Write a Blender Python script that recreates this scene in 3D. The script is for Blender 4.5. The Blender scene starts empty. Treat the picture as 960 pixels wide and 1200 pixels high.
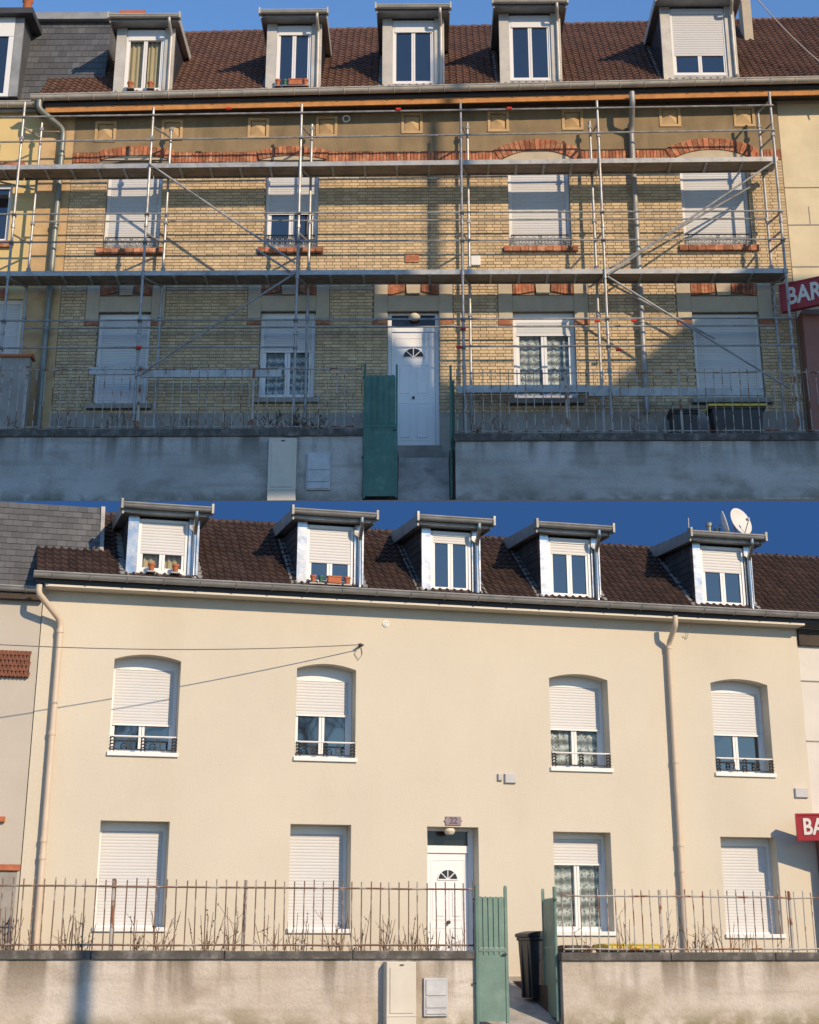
import bpy, bmesh, math, random
from mathutils import Vector, Matrix
random.seed(7)
R = math.radians
S = bpy.context.scene
COL = S.collection

# ------------------------------------------------------------------ camera
F_PX = 2000.0; HOR = 1115.0; VPY = -4500.0; EYE = 1.06
_s = (HOR - VPY) / F_PX
_t = (_s - math.sqrt(_s * _s - 4)) / 2
PITCH = math.atan(_t); CY = HOR - F_PX * _t; CX = 480.0
cam_d = bpy.data.cameras.new('camera'); cam = bpy.data.objects.new('camera', cam_d); COL.objects.link(cam)
cam.location = (0, 0, EYE); cam.rotation_euler = (math.pi / 2 + PITCH, 0, 0)
cam_d.sensor_fit = 'VERTICAL'; cam_d.sensor_height = 24.0; cam_d.lens = 24.0 * F_PX / 1200.0
cam_d.shift_y = (CY - 600.0) / 1200.0
cam_d.clip_end = 2000; cam_d.clip_start = 0.1
S.camera = cam

# ------------------------------------------------------------------ light
SUN_AZ = R(38); SUN_EL = R(27)           # azimuth to the right of straight behind the camera
SDIR = Vector((math.sin(SUN_AZ) * math.cos(SUN_EL), -math.cos(SUN_AZ) * math.cos(SUN_EL), math.sin(SUN_EL)))
w = bpy.data.worlds.new('World'); S.world = w; w.use_nodes = True
nt = w.node_tree; nt.nodes.clear()
sky = nt.nodes.new('ShaderNodeTexSky'); sky.sky_type = 'NISHITA'; sky.sun_disc = False
sky.sun_elevation = SUN_EL; sky.sun_rotation = math.atan2(SDIR.x, SDIR.y)
sky.altitude = 300; sky.air_density = 1.0; sky.dust_density = 0.0; sky.ozone_density = 5.0
bg = nt.nodes.new('ShaderNodeBackground'); bg.inputs[1].default_value = 0.15
wo = nt.nodes.new('ShaderNodeOutputWorld')
hs = nt.nodes.new('ShaderNodeHueSaturation'); hs.inputs['Saturation'].default_value = 1.05; hs.inputs['Value'].default_value = 1.12
nt.links.new(sky.outputs[0], hs.inputs['Color']); nt.links.new(hs.outputs[0], bg.inputs[0]); nt.links.new(bg.outputs[0], wo.inputs[0])
sd = bpy.data.lights.new('sun', 'SUN'); sd.energy = 4.0; sd.angle = R(0.53); sd.color = (1.0, 0.78, 0.53)
so = bpy.data.objects.new('sun', sd); COL.objects.link(so)
so.rotation_euler = SDIR.to_track_quat('Z', 'Y').to_euler(); so.location = (30, -30, 60)
S.view_settings.view_transform = 'Standard'; S.view_settings.look = 'None'
S.view_settings.exposure = 0.2; S.view_settings.gamma = 1.0; S.view_settings.use_curve_mapping = False

# ------------------------------------------------------------------ helpers
def ray(px, py):
    a = (px - CX) / F_PX; b = (CY - py) / F_PX
    return Vector((a, math.cos(PITCH) - b * math.sin(PITCH), math.sin(PITCH) + b * math.cos(PITCH)))

class Frame:
    """A house's own axes: x along the facade, y into the building, z up, origin on the facade's foot."""
    def __init__(s, O, psi):
        s.O = Vector(O); s.psi = psi
        s.ux = Vector((math.cos(psi), math.sin(psi), 0)); s.iy = Vector((-math.sin(psi), math.cos(psi), 0))
    def L(s, px, py, y=0.0):
        d = ray(px, py); e = Vector((0, 0, EYE))
        t = (y + (s.O - e).dot(s.iy)) / d.dot(s.iy)
        q = e + d * t - s.O
        return q.dot(s.ux), q.z
    def rect(s, x0, x1, y0, y1, y=0.0):
        xm = (x0 + x1) / 2; ym = (y0 + y1) / 2
        return s.L(x0, ym, y)[0], s.L(x1, ym, y)[0], s.L(xm, y1, y)[1], s.L(xm, y0, y)[1]
    def root(s, name, label, cat, group=None, loc=(0, 0, 0), rz=0):
        o = bpy.data.objects.new(name, None); COL.objects.link(o)
        o.location = s.W(*loc); o.rotation_euler = (0, 0, s.psi + rz); o.empty_display_size = .2
        tag(o, label, cat, group); return o
    def W(s, x, y, z):
        return s.O + s.ux * x + s.iy * y + Vector((0, 0, z))

def tag(o, label=None, cat=None, group=None, kind=None):
    if label: o['label'] = label
    if cat: o['category'] = cat
    if group: o['group'] = group
    if kind: o['kind'] = kind
    return o

class MB:
    def __init__(s):
        s.v = []; s.f = []; s.m = []; s.t = []; s.tint = 0.5; s.mi = 0
    def add(s, vs, fs):
        b = len(s.v); s.v += [tuple(v) for v in vs]
        for f in fs:
            s.f.append([b + i for i in f]); s.m.append(s.mi); s.t.append(s.tint)
        return s
    def box(s, x0, x1, y0, y1, z0, z1):
        return s.add([(x0, y0, z0), (x1, y0, z0), (x1, y1, z0), (x0, y1, z0), (x0, y0, z1), (x1, y0, z1), (x1, y1, z1), (x0, y1, z1)],
                     [(3, 2, 1, 0), (4, 5, 6, 7), (0, 1, 5, 4), (1, 2, 6, 5), (2, 3, 7, 6), (3, 0, 4, 7)])
    def cbox(s, x0, x1, y0, y1, z0, z1, c=.01):
        """box with a chamfered front (y0) face"""
        return s.add([(x0, y1, z0), (x1, y1, z0), (x1, y1, z1), (x0, y1, z1), (x0, y0 + c, z0), (x1, y0 + c, z0), (x1, y0 + c, z1), (x0, y0 + c, z1),
                      (x0 + c, y0, z0 + c), (x1 - c, y0, z0 + c), (x1 - c, y0, z1 - c), (x0 + c, y0, z1 - c)],
                     [(3, 2, 1, 0), (0, 1, 5, 4), (1, 2, 6, 5), (2, 3, 7, 6), (3, 0, 4, 7), (4, 5, 9, 8), (5, 6, 10, 9), (6, 7, 11, 10), (7, 4, 8, 11), (8, 9, 10, 11)])
    def prism(s, prof, y0, y1):
        """prof: (x,z) polygon, counter-clockwise seen from -y"""
        n = len(prof)
        vs = [(x, y0, z) for x, z in prof] + [(x, y1, z) for x, z in prof]
        fs = [list(range(n)), list(range(2 * n - 1, n - 1, -1))]
        fs += [(i + n, (i + 1) % n + n, (i + 1) % n, i) for i in range(n)]
        return s.add(vs, fs)
    def xprism(s, prof, x0, x1):
        """prof: (y,z) polygon extruded along x"""
        n = len(prof)
        vs = [(x0, y, z) for y, z in prof] + [(x1, y, z) for y, z in prof]
        fs = [list(range(n - 1, -1, -1)), list(range(n, 2 * n))]
        fs += [(i, (i + 1) % n, (i + 1) % n + n, i + n) for i in range(n)]
        return s.add(vs, fs)
    def zprism(s, prof, z0, z1):
        n = len(prof)
        vs = [(x, y, z0) for x, y in prof] + [(x, y, z1) for x, y in prof]
        fs = [list(range(n - 1, -1, -1)), list(range(n, 2 * n))]
        fs += [(i, (i + 1) % n, (i + 1) % n + n, i + n) for i in range(n)]
        return s.add(vs, fs)
    def tube(s, pts, r, n=8, r1=None, cap=True):
        pts = [Vector(p) for p in pts]; k = len(pts)
        rs = [r + ((r1 if r1 is not None else r) - r) * i / max(1, k - 1) for i in range(k)]
        vs = []; up = None
        for i, p in enumerate(pts):
            d = (pts[min(i + 1, k - 1)] - pts[max(i - 1, 0)]).normalized()
            if up is None:
                up = Vector((0, 0, 1)) if abs(d.z) < .9 else Vector((1, 0, 0))
            a = d.cross(up)
            if a.length < 1e-4: a = d.cross(Vector((0, 1, 0)))
            a.normalize(); b = a.cross(d); up = b
            for j in range(n):
                t = 2 * math.pi * j / n
                vs.append(p + (a * math.cos(t) + b * math.sin(t)) * rs[i])
        fs = []
        for i in range(k - 1):
            for j in range(n):
                fs.append((i * n + j, i * n + (j + 1) % n, (i + 1) * n + (j + 1) % n, (i + 1) * n + j))
        if cap:
            fs.append(list(range(n - 1, -1, -1))); fs.append([(k - 1) * n + j for j in range(n)])
        return s.add(vs, fs)
    def lathe(s, prof, c, n=16):
        """prof: (r,z), about vertical axis through c"""
        vs = []; fs = []
        for r, z in prof:
            for j in range(n):
                t = 2 * math.pi * j / n
                vs.append((c[0] + r * math.cos(t), c[1] + r * math.sin(t), c[2] + z))
        for i in range(len(prof) - 1):
            for j in range(n):
                fs.append((i * n + j, i * n + (j + 1) % n, (i + 1) * n + (j + 1) % n, (i + 1) * n + j))
        fs.append(list(range(n - 1, -1, -1))); fs.append([(len(prof) - 1) * n + j for j in range(n)])
        return s.add(vs, fs)
    def mesh(s, name, mats, smooth=False):
        me = bpy.data.meshes.new(name); me.from_pydata(s.v, [], s.f)
        mats = mats if isinstance(mats, (list, tuple)) else [mats]
        for m in mats: me.materials.append(m)
        if any(s.m): me.polygons.foreach_set('material_index', s.m)
        at = me.attributes.new('tint', 'FLOAT', 'FACE'); at.data.foreach_set('value', s.t)
        if smooth: me.polygons.foreach_set('use_smooth', [True] * len(s.f))
        me.update(); return me
    def build(s, name, mats, parent=None, smooth=False, bevel=0, kind=None):
        o = bpy.data.objects.new(name, s.mesh(name, mats, smooth)); COL.objects.link(o)
        if parent is not None: o.parent = parent
        if kind: o['kind'] = kind
        if bevel:
            b = o.modifiers.new('bevel', 'BEVEL'); b.width = bevel; b.segments = 2; b.limit_method = 'ANGLE'
        if smooth:
            try:
                o.data.set_sharp_from_angle(angle=R(40))
            except Exception: pass
        return o

def link(name, me, parent=None):
    o = bpy.data.objects.new(name, me); COL.objects.link(o)
    if parent is not None: o.parent = parent
    return o

# ------------------------------------------------------------------ materials
def mat(name, col, rough=.8, metal=0., var=.12, vscale=2.5, col2=None, c2scale=1.2, c2lo=.5, c2hi=.7, bump=0., bscale=80., tint=0., spec=None,
        streak=False, moss=None, grain=0.):
    m = bpy.data.materials.new(name); m.use_nodes = True
    N = m.node_tree.nodes; L = m.node_tree.links
    p = N['Principled BSDF']; p.inputs['Roughness'].default_value = rough; p.inputs['Metallic'].default_value = metal
    if spec is not None: p.inputs['Specular IOR Level'].default_value = spec
    geo = N.new('ShaderNodeNewGeometry')
    def noise(scale, det=4, vec=None):
        n = N.new('ShaderNodeTexNoise'); n.inputs['Scale'].default_value = scale; n.inputs['Detail'].default_value = det
        n.inputs['Roughness'].default_value = .6
        L.new(vec if vec is not None else geo.outputs['Position'], n.inputs['Vector']); return n.outputs['Fac']
    def mr(fac, a, b, c, d):
        r = N.new('ShaderNodeMapRange'); r.inputs[1].default_value = a; r.inputs[2].default_value = b; r.inputs[3].default_value = c; r.inputs[4].default_value = d
        L.new(fac, r.inputs[0]); return r.outputs[0]
    def mix(fac, a, b, mode='MIX'):
        x = N.new('ShaderNodeMix'); x.data_type = 'RGBA'; x.blend_type = mode
        if isinstance(fac, (int, float)): x.inputs[0].default_value = fac
        else: L.new(fac, x.inputs[0])
        for i, q in ((6, a), (7, b)):
            if isinstance(q, tuple): x.inputs[i].default_value = (*q[:3], 1)
            else: L.new(q, x.inputs[i])
        return x.outputs[2]
    cur = tuple(col)
    if col2 is not None:
        vec = None
        if streak:
            mp = N.new('ShaderNodeMapping'); mp.inputs['Scale'].default_value = (1, 1, .28); L.new(geo.outputs['Position'], mp.inputs[0]); vec = mp.outputs[0]
        cur = mix(mr(noise(c2scale, 6, vec), c2lo, c2hi, 0, 1), cur, tuple(col2))
    if moss is not None:
        mc, zb, zt = moss
        sp = N.new('ShaderNodeSeparateXYZ'); L.new(geo.outputs['Position'], sp.inputs[0])
        z = mr(sp.outputs[2], zb, zt, 1, 0)
        mu = N.new('ShaderNodeMath'); mu.operation = 'MULTIPLY'; L.new(z, mu.inputs[0]); L.new(mr(noise(2.2, 5), .42, .62, 0, 1), mu.inputs[1])
        cur = mix(mu.outputs[0], cur, tuple(mc))
    v = mr(noise(vscale, 5), .3, .7, 1 - var, 1 + var)
    if tint:
        at = N.new('ShaderNodeAttribute'); at.attribute_name = 'tint'
        tv = mr(at.outputs['Fac'], 0, 1, 1 - tint, 1 + tint)
        mu = N.new('ShaderNodeMath'); mu.operation = 'MULTIPLY'; L.new(v, mu.inputs[0]); L.new(tv, mu.inputs[1]); v = mu.outputs[0]
    if grain:
        gv = mr(noise(bscale, 2), .3, .7, 1 - grain, 1 + grain)
        mu = N.new('ShaderNodeMath'); mu.operation = 'MULTIPLY'; L.new(v, mu.inputs[0]); L.new(gv, mu.inputs[1]); v = mu.outputs[0]
    hv = N.new('ShaderNodeVectorMath'); hv.operation = 'SCALE'
    if isinstance(cur, tuple): hv.inputs[0].default_value = cur[:3]
    else: L.new(cur, hv.inputs[0])
    L.new(v, hv.inputs['Scale']); L.new(hv.outputs[0], p.inputs['Base Color'])
    if bump:
        b = N.new('ShaderNodeBump'); b.inputs['Strength'].default_value = bump; b.inputs['Distance'].default_value = .02
        L.new(noise(bscale, 3), b.inputs['Height']); L.new(b.outputs[0], p.inputs['Normal'])
    if metal > .3:
        L.new(mr(noise(4., 4), .3, .7, rough * .75, rough * 1.3), p.inputs['Roughness'])
    return m

M = {}
M['cream'] = mat('cream_render', (.595, .54, .435), .9, var=.04, vscale=.45, bump=.35, bscale=90, grain=.04, col2=(.555, .495, .39), c2scale=.8, c2lo=.5, c2hi=.8, streak=True)
M['brick'] = mat('buff_brick', (.54, .41, .25), .9, var=.10, vscale=1.2, tint=.16, bump=.3, bscale=60, grain=.06)
M['mortar'] = mat('mortar', (.20, .165, .125), .95, var=.15, vscale=3, bump=.3, bscale=90)
M['redbrick'] = mat('red_brick', (.36, .125, .062), .9, var=.2, vscale=6, tint=.35, bump=.3, bscale=60, col2=(.46, .27, .15), c2scale=8, c2lo=.48, c2hi=.68)
M['stucco'] = mat('grey_brown_stucco', (.25, .185, .105), .95, var=.16, vscale=1.6, bump=.4, bscale=50, col2=(.16, .125, .075), c2scale=1.3, streak=True)
M['ochre'] = mat('ochre_plaster', (.52, .36, .19), .95, var=.15, vscale=1.5, bump=.3, bscale=50, col2=(.40, .25, .11), c2scale=2)
M['stone'] = mat('pale_dressed_stone', (.47, .40, .295), .9, var=.10, vscale=3, bump=.2, bscale=50)
M['plinth'] = mat('grey_plinth', (.30, .28, .25), .95, var=.2, vscale=2, bump=.3, bscale=40)
M['tile'] = mat('brown_roof_tile', (.120, .064, .044), .62, var=.16, vscale=1.1, tint=.18, spec=.4)
M['tile_lo'] = mat('dark_roof_tile', (.050, .030, .025), .62, var=.2, vscale=1.1, tint=.28, spec=.4)
M['slate'] = mat('grey_slate', (.085, .088, .092), .6, var=.2, vscale=1.5, tint=.22)
M['slate_dark'] = mat('dark_slate', (.045, .047, .055), .6, var=.2, vscale=2, tint=.2)
M['zinc'] = mat('weathered_zinc', (.50, .47, .41), .45, metal=.12, var=.14, vscale=2.4, col2=(.40, .39, .36), c2scale=3)
M['zinc_new'] = mat('bright_new_zinc', (.38, .38, .38), .24, metal=.92, var=.12, vscale=3, col2=(.30, .30, .30), c2scale=4, bump=.12, bscale=6)
M['zinc_dull'] = mat('dull_zinc', (.30, .30, .29), .55, metal=.35, var=.2, vscale=3)
M['galv'] = mat('galvanised_steel', (.34, .34, .335), .5, metal=.45, var=.22, vscale=4, col2=(.22, .21, .20), c2scale=6)
M['alu'] = mat('aluminium_deck', (.38, .38, .37), .5, metal=.4, var=.15, vscale=3, col2=(.26, .25, .24), c2scale=5)
M['deck'] = mat('scaffold_ply', (.30, .25, .19), .85, var=.25, vscale=3)
M['pvc'] = mat('white_pvc', (.73, .73, .72), .4, var=.02, vscale=2)
M['shutter'] = mat('white_shutter_slats', (.56, .56, .56), .5, var=.03, vscale=2)
M['door'] = mat('white_door', (.75, .75, .76), .38, var=.02, vscale=2)
M['wood'] = mat('raw_fascia_timber', (.47, .21, .065), .8, var=.2, vscale=5, col2=(.44, .2, .07), c2scale=4)
M['soffit'] = mat('old_soffit', (.06, .045, .035), .9, var=.2)
M['trimwhite'] = mat('white_eave_trim', (.60, .56, .48), .6, var=.04)
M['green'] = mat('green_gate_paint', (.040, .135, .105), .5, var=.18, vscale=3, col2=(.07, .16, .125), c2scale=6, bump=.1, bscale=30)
M['green_sunlit'] = mat('sunlit_green_gate_paint', (.115, .20, .165), .55, var=.16, vscale=3, col2=(.15, .225, .19), c2scale=5, bump=.1, bscale=30)  # same gate paint, lightened so the sunlight sits in its colour
M['rust'] = mat('rusty_white_iron', (.42, .39, .35), .75, var=.15, vscale=8, col2=(.22, .085, .04), c2scale=5, c2lo=.5, c2hi=.58)
M['rust2'] = mat('rusty_brown_iron', (.19, .12, .085), .8, var=.2, vscale=8, col2=(.38, .33, .29), c2scale=5, c2lo=.52, c2hi=.6)
M['coping'] = mat('dark_coping_stone', (.085, .08, .072), .9, var=.25, vscale=5, col2=(.16, .15, .14), c2scale=5, bump=.5, bscale=30)
M['iron'] = mat('black_iron', (.02, .02, .02), .5, var=.1)
M['terracotta'] = mat('terracotta', (.42, .13, .055), .85, var=.15, vscale=8)
M['oldtile'] = mat('old_pierced_terracotta', (.21, .085, .05), .9, var=.25, vscale=9)
M['greenpot'] = mat('green_pot', (.03, .13, .08), .6)
M['cabinet'] = mat('cream_cabinet_plastic', (.54, .50, .42), .5, var=.06, vscale=3)
M['meter'] = mat('grey_meter_box', (.42, .43, .44), .5, metal=.2, var=.12, vscale=5)
M['twig'] = mat('dry_twig', (.16, .09, .05), .9, var=.3, vscale=12)
M['leaf'] = mat('dead_leaf', (.11, .055, .03), .9, var=.3, vscale=12)
M['evergreen'] = mat('dark_shrub_leaf', (.035, .05, .025), .8, var=.3, vscale=12)
M['binblack'] = mat('black_bin_plastic', (.018, .018, .02), .45, var=.15)
M['binyellow'] = mat('yellow_bin_lid', (.62, .46, .03), .45, var=.1)
M['rubber'] = mat('rubber', (.012, .012, .012), .8)
M['asphalt'] = mat('asphalt', (.055, .055, .056), .92, var=.15, vscale=1.5, bump=.5, bscale=60, grain=.2)
M['paving'] = mat('concrete_paving', (.30, .285, .27), .92, var=.12, vscale=2, bump=.3, bscale=50, grain=.08)
M['path'] = mat('pale_worn_concrete', (.42, .40, .37), .92, var=.2, vscale=2.5, col2=(.28, .265, .24), c2scale=3, bump=.4, bscale=40, grain=.08)
M['soil'] = mat('garden_soil', (.07, .05, .035), .95, var=.3, vscale=4, bump=.6, bscale=25)
M['neigh'] = mat('neighbour_pale_yellow_render', (.62, .47, .22), .9, var=.06, vscale=1, bump=.2)
M['neigh2'] = mat('neighbour_greige_render', (.46, .42, .36), .9, var=.05, vscale=1, bump=.2)
M['barwall'] = mat('bar_cream_wall', (.62, .53, .36), .9, var=.10, vscale=1.3, bump=.2)
M['barwall2'] = mat('bar_offwhite_wall', (.62, .58, .52), .9, var=.06, vscale=1.3, bump=.2)
M['barfront'] = mat('pink_brown_shopfront', (.28, .125, .095), .7, var=.12, vscale=2)
M['signred'] = mat('red_sign', (.33, .015, .02), .4, var=.08)
M['signwhite'] = mat('white_sign_letters', (.72, .68, .62), .5, var=.06)
M['white'] = mat('white_paint', (.72, .72, .70), .5, var=.04)
M['redpl'] = mat('red_plastic', (.65, .04, .02), .5)
M['plate'] = mat('mauve_number_plate', (.24, .19, .21), .6, var=.2, vscale=20)
M['platedark'] = mat('plate_digits', (.09, .06, .10), .6)
M['greybox'] = mat('light_grey_plastic', (.44, .44, .45), .5, var=.06)
M['pipe_cream'] = mat('cream_downpipe', (.60, .49, .37), .5, var=.06, vscale=3)
M['pipe_grey'] = mat('grey_green_downpipe', (.20, .22, .20), .45, metal=.3, var=.15, vscale=3)
M['dish'] = mat('satellite_dish', (.62, .60, .56), .6, var=.08)
M['cable'] = mat('grey_cable', (.12, .11, .10), .7)
M['cable_pale'] = mat('pale_cable', (.35, .32, .3), .7)
M['concrete'] = mat('concrete', (.33, .32, .30), .9, var=.1, vscale=.6)
M['curtain_beige'] = mat('beige_curtain', (.50, .40, .23), .9, var=.08)
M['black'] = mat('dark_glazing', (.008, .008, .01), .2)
M['lampglass'] = mat('bulkhead_lamp_glass', (.62, .56, .44), .35)

def wall_mat(name, col, col2, moss, zb, zt, pale, ztop):
    """old rendered wall: pale patches, brown washes, dirt runs under the coping, moss along the foot"""
    m = bpy.data.materials.new(name); m.use_nodes = True; N = m.node_tree.nodes; L = m.node_tree.links
    p = N['Principled BSDF']; p.inputs['Roughness'].default_value = .95
    geo = N.new('ShaderNodeNewGeometry')
    def noise(scale, det=5, sc=None, off=0., dist=0.):
        mp = N.new('ShaderNodeMapping'); mp.inputs['Scale'].default_value = sc or (1, 1, 1); mp.inputs['Location'].default_value = (off, off, off); L.new(geo.outputs['Position'], mp.inputs[0])
        n = N.new('ShaderNodeTexNoise'); n.inputs['Scale'].default_value = scale; n.inputs['Detail'].default_value = det; n.inputs['Distortion'].default_value = dist
        L.new(mp.outputs[0], n.inputs['Vector']); return n.outputs['Fac']
    def mr(fac, a, b, c=0., d=1.):
        r = N.new('ShaderNodeMapRange'); 
        for k, v in enumerate((a, b, c, d)): r.inputs[k + 1].default_value = v
        L.new(fac, r.inputs[0]); return r.outputs[0]
    def mul(a, b):
        x = N.new('ShaderNodeMath'); x.operation = 'MULTIPLY'; L.new(a, x.inputs[0])
        if isinstance(b, float): x.inputs[1].default_value = b
        else: L.new(b, x.inputs[1])
        return x.outputs[0]
    def mix(f, a, b):
        x = N.new('ShaderNodeMix'); x.data_type = 'RGBA'; L.new(f, x.inputs[0])
        for i, q in ((6, a), (7, b)):
            if isinstance(q, tuple): x.inputs[i].default_value = (*q, 1)
            else: L.new(q, x.inputs[i])
        return x.outputs[2]
    sp = N.new('ShaderNodeSeparateXYZ'); L.new(geo.outputs['Position'], sp.inputs[0]); Z = sp.outputs[2]
    c = mix(mr(noise(.6, 5, dist=.2), .38, .64), tuple(col), tuple(pale))
    c = mix(mul(mr(noise(1.3, 8, (1, 1, 1.3), 3., .15), .5, .72), .7), c, tuple(col2))
    runs = mul(mr(noise(2.6, 4, (1, 1, .12), 7.), .47, .62), mr(Z, ztop - .75, ztop - .05))
    c = mix(mul(runs, .8), c, tuple(v * .5 for v in col2))
    hl = mr(noise(2.0, 5, (.25, .25, 3), 11.), .52, .72); c = mix(mul(hl, .4), c, tuple(col2))
    c = mix(mul(mr(noise(2.4, 6, (1, 1, 1), 5., .5), .40, .56), mr(Z, zt, zb)), c, tuple(moss))
    g = mr(noise(40, 2), .3, .7, .92, 1.08); hv = N.new('ShaderNodeVectorMath'); hv.operation = 'SCALE'; L.new(c, hv.inputs[0]); L.new(g, hv.inputs['Scale']); L.new(hv.outputs[0], p.inputs['Base Color'])
    b = N.new('ShaderNodeBump'); b.inputs['Strength'].default_value = .45; b.inputs['Distance'].default_value = .03; L.new(noise(18, 5), b.inputs['Height']); L.new(b.outputs[0], p.inputs['Normal'])
    return m

def glass_mat(name, base, ior=1.9):
    m = bpy.data.materials.new(name); m.use_nodes = True; p = m.node_tree.nodes['Principled BSDF']
    p.inputs['Base Color'].default_value = (*base, 1); p.inputs['Roughness'].default_value = .03; p.inputs['IOR'].default_value = ior
    N = m.node_tree.nodes; L = m.node_tree.links
    g = N.new('ShaderNodeNewGeometry'); n = N.new('ShaderNodeTexNoise'); n.inputs['Scale'].default_value = 1.6; n.inputs['Detail'].default_value = 1
    b = N.new('ShaderNodeBump'); b.inputs['Strength'].default_value = .06; b.inputs['Distance'].default_value = .05
    L.new(g.outputs['Position'], n.inputs[0]); L.new(n.outputs[0], b.inputs['Height']); L.new(b.outputs[0], p.inputs['Normal'])
    return m
M['glass'] = glass_mat('window_glass', (.012, .016, .024), 2.0)
def clear_glass():
    m = bpy.data.materials.new('clear_window_glass'); m.use_nodes = True; N = m.node_tree.nodes; L = m.node_tree.links
    N.remove(N['Principled BSDF']); out = N['Material Output']
    t = N.new('ShaderNodeBsdfTransparent'); t.inputs[0].default_value = (.82, .86, .86, 1)
    g = N.new('ShaderNodeBsdfGlossy'); g.inputs['Roughness'].default_value = .02
    f = N.new('ShaderNodeFresnel'); ge = N.new('ShaderNodeNewGeometry'); mr_ = N.new('ShaderNodeMapRange'); mr_.inputs[3].default_value = 1.42; mr_.inputs[4].default_value = 1 / 1.42; L.new(ge.outputs['Backfacing'], mr_.inputs[0]); L.new(mr_.outputs[0], f.inputs[0])   # thin pane: same reflectance from both sides
    x = N.new('ShaderNodeMixShader'); L.new(f.outputs[0], x.inputs[0]); L.new(t.outputs[0], x.inputs[1]); L.new(g.outputs[0], x.inputs[2]); L.new(x.outputs[0], out.inputs[0])
    return m
M['clear'] = clear_glass()
def lace_mat():
    m = bpy.data.materials.new('lace_curtain'); m.use_nodes = True; N = m.node_tree.nodes; L = m.node_tree.links
    p = N['Principled BSDF']; p.inputs['Roughness'].default_value = .9
    g = N.new('ShaderNodeTexCoord')
    mp = N.new('ShaderNodeMapping'); mp.inputs['Scale'].default_value = (1, .2, .8); L.new(g.outputs['Object'], mp.inputs[0])
    vo = N.new('ShaderNodeTexVoronoi'); vo.inputs['Scale'].default_value = 22; L.new(mp.outputs[0], vo.inputs[0])
    wv = N.new('ShaderNodeTexWave'); wv.bands_direction = 'Z'; wv.inputs['Scale'].default_value = 1.6; wv.inputs['Distortion'].default_value = 2.; L.new(g.outputs['Object'], wv.inputs[0])
    r = N.new('ShaderNodeMapRange'); r.inputs[1].default_value = .25; r.inputs[2].default_value = .5; L.new(vo.outputs['Distance'], r.inputs[0])
    mu = N.new('ShaderNodeMath'); mu.operation = 'MULTIPLY'; L.new(r.outputs[0], mu.inputs[0]); L.new(wv.outputs['Fac'], mu.inputs[1])
    x = N.new('ShaderNodeMix'); x.data_type = 'RGBA'; x.inputs[6].default_value = (.16, .165, .16, 1); x.inputs[7].default_value = (.62, .64, .62, 1)
    L.new(mu.outputs[0], x.inputs[0]); L.new(x.outputs[2], p.inputs['Base Color']); return m
M['lace'] = lace_mat()
def sky_mat():
    m = bpy.data.materials.new('clear_blue_sky'); m.use_nodes = True; N = m.node_tree.nodes; L = m.node_tree.links
    N.remove(N['Principled BSDF']); e = N.new('ShaderNodeEmission'); e.inputs[0].default_value = (.028, .085, .245, 1); e.inputs[1].default_value = 1.0
    L.new(e.outputs[0], N['Material Output'].inputs[0]); return m
M['sky'] = sky_mat()

# ------------------------------------------------------------------ the two places
YU = 38.4; YEDGE = 36.0                    # upper facade, front edge of the upper terrace
def zat(px, py, Y): d = ray(px, py); return EYE + d.z / d.y * Y
ZT = zat(480, 587, YEDGE)                  # upper street level
UP = Frame((0, YU, zat(480, 527, YU)), R(-.6))
LO = Frame((0, 31.0, zat(480, 1147, 31.0)), R(15.5))
WLO = -2.7                                 # lower garden wall front (local y)
WUP = -2.12                                # upper garden wall front

# ---- ground, pavements, terrace, sky
g = MB(); g.add([(-600, -600, -.12), (600, -600, -.12), (600, 900, -.12), (-600, 900, -.12)], [(0, 1, 2, 3)])
tag(g.build('ground', M['asphalt']), kind='structure')
def lo_strip(name, x0, x1, y0, y1, z0, z1, m, front=True):
    b = MB(); P = [LO.W(x0, y0, 0), LO.W(x1, y0, 0), LO.W(x1, y1, 0), LO.W(x0, y1, 0)]
    zz = [z0, z0, z1, z1]
    vs = [(p.x, p.y, z) for p, z in zip(P, zz)] + [(p.x, p.y, -.3) for p in P]
    b.add(vs, [(0, 1, 2, 3), (4, 5, 1, 0), (5, 6, 2, 1), (6, 7, 3, 2), (7, 4, 0, 3), (7, 6, 5, 4)])
    return tag(b.build(name, m), kind='structure')
lo_strip('pavement', -30, 30, WLO - 1.8, WLO + .22, 0, 0, M['paving'])
lo_strip('kerb', -30, 30, WLO - 1.96, WLO - 1.8, -.004, -.004, M['plinth'])
ZL = LO.O.z
_p0 = LO.L(560, 1180, WLO + .1)[0]; _p1 = LO.L(662, 1180, WLO + .1)[0]
lo_strip('garden_soil', -30, _p0, WLO + .22, .02, ZL - .1, ZL - .04, M['soil'])
lo_strip('garden_soil', _p1, 30, WLO + .22, .02, ZL - .1, ZL - .04, M['soil'])
lo_strip('path', _p0, _p1, WLO + .22, .02, .004, ZL - .01, M['path'])
b = MB(); b.box(-70, 70, YEDGE, 140, -.2, ZT - .012)
tag(b.build('terrace', M['concrete']), kind='structure')
b = MB(); b.box(-70, 70, YEDGE - .2, YEDGE - .16, -.15, zat(480, 587, YEDGE - .2))
tag(b.build('sky', M['sky']), kind='structure')
def up_strip(name, x0, x1, y0, y1, z0, z1, m):
    b = MB(); P = [UP.W(x0, y0, 0), UP.W(x1, y0, 0), UP.W(x1, y1, 0), UP.W(x0, y1, 0)]
    zz = [z0, z0, z1, z1]
    vs = [(p.x, p.y, z) for p, z in zip(P, zz)] + [(p.x, p.y, ZT - .4) for p in P]
    b.add(vs, [(0, 1, 2, 3), (4, 5, 1, 0), (5, 6, 2, 1), (6, 7, 3, 2), (7, 4, 0, 3), (7, 6, 5, 4)])
    return tag(b.build(name, m), kind='structure')
ZU = UP.O.z
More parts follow.
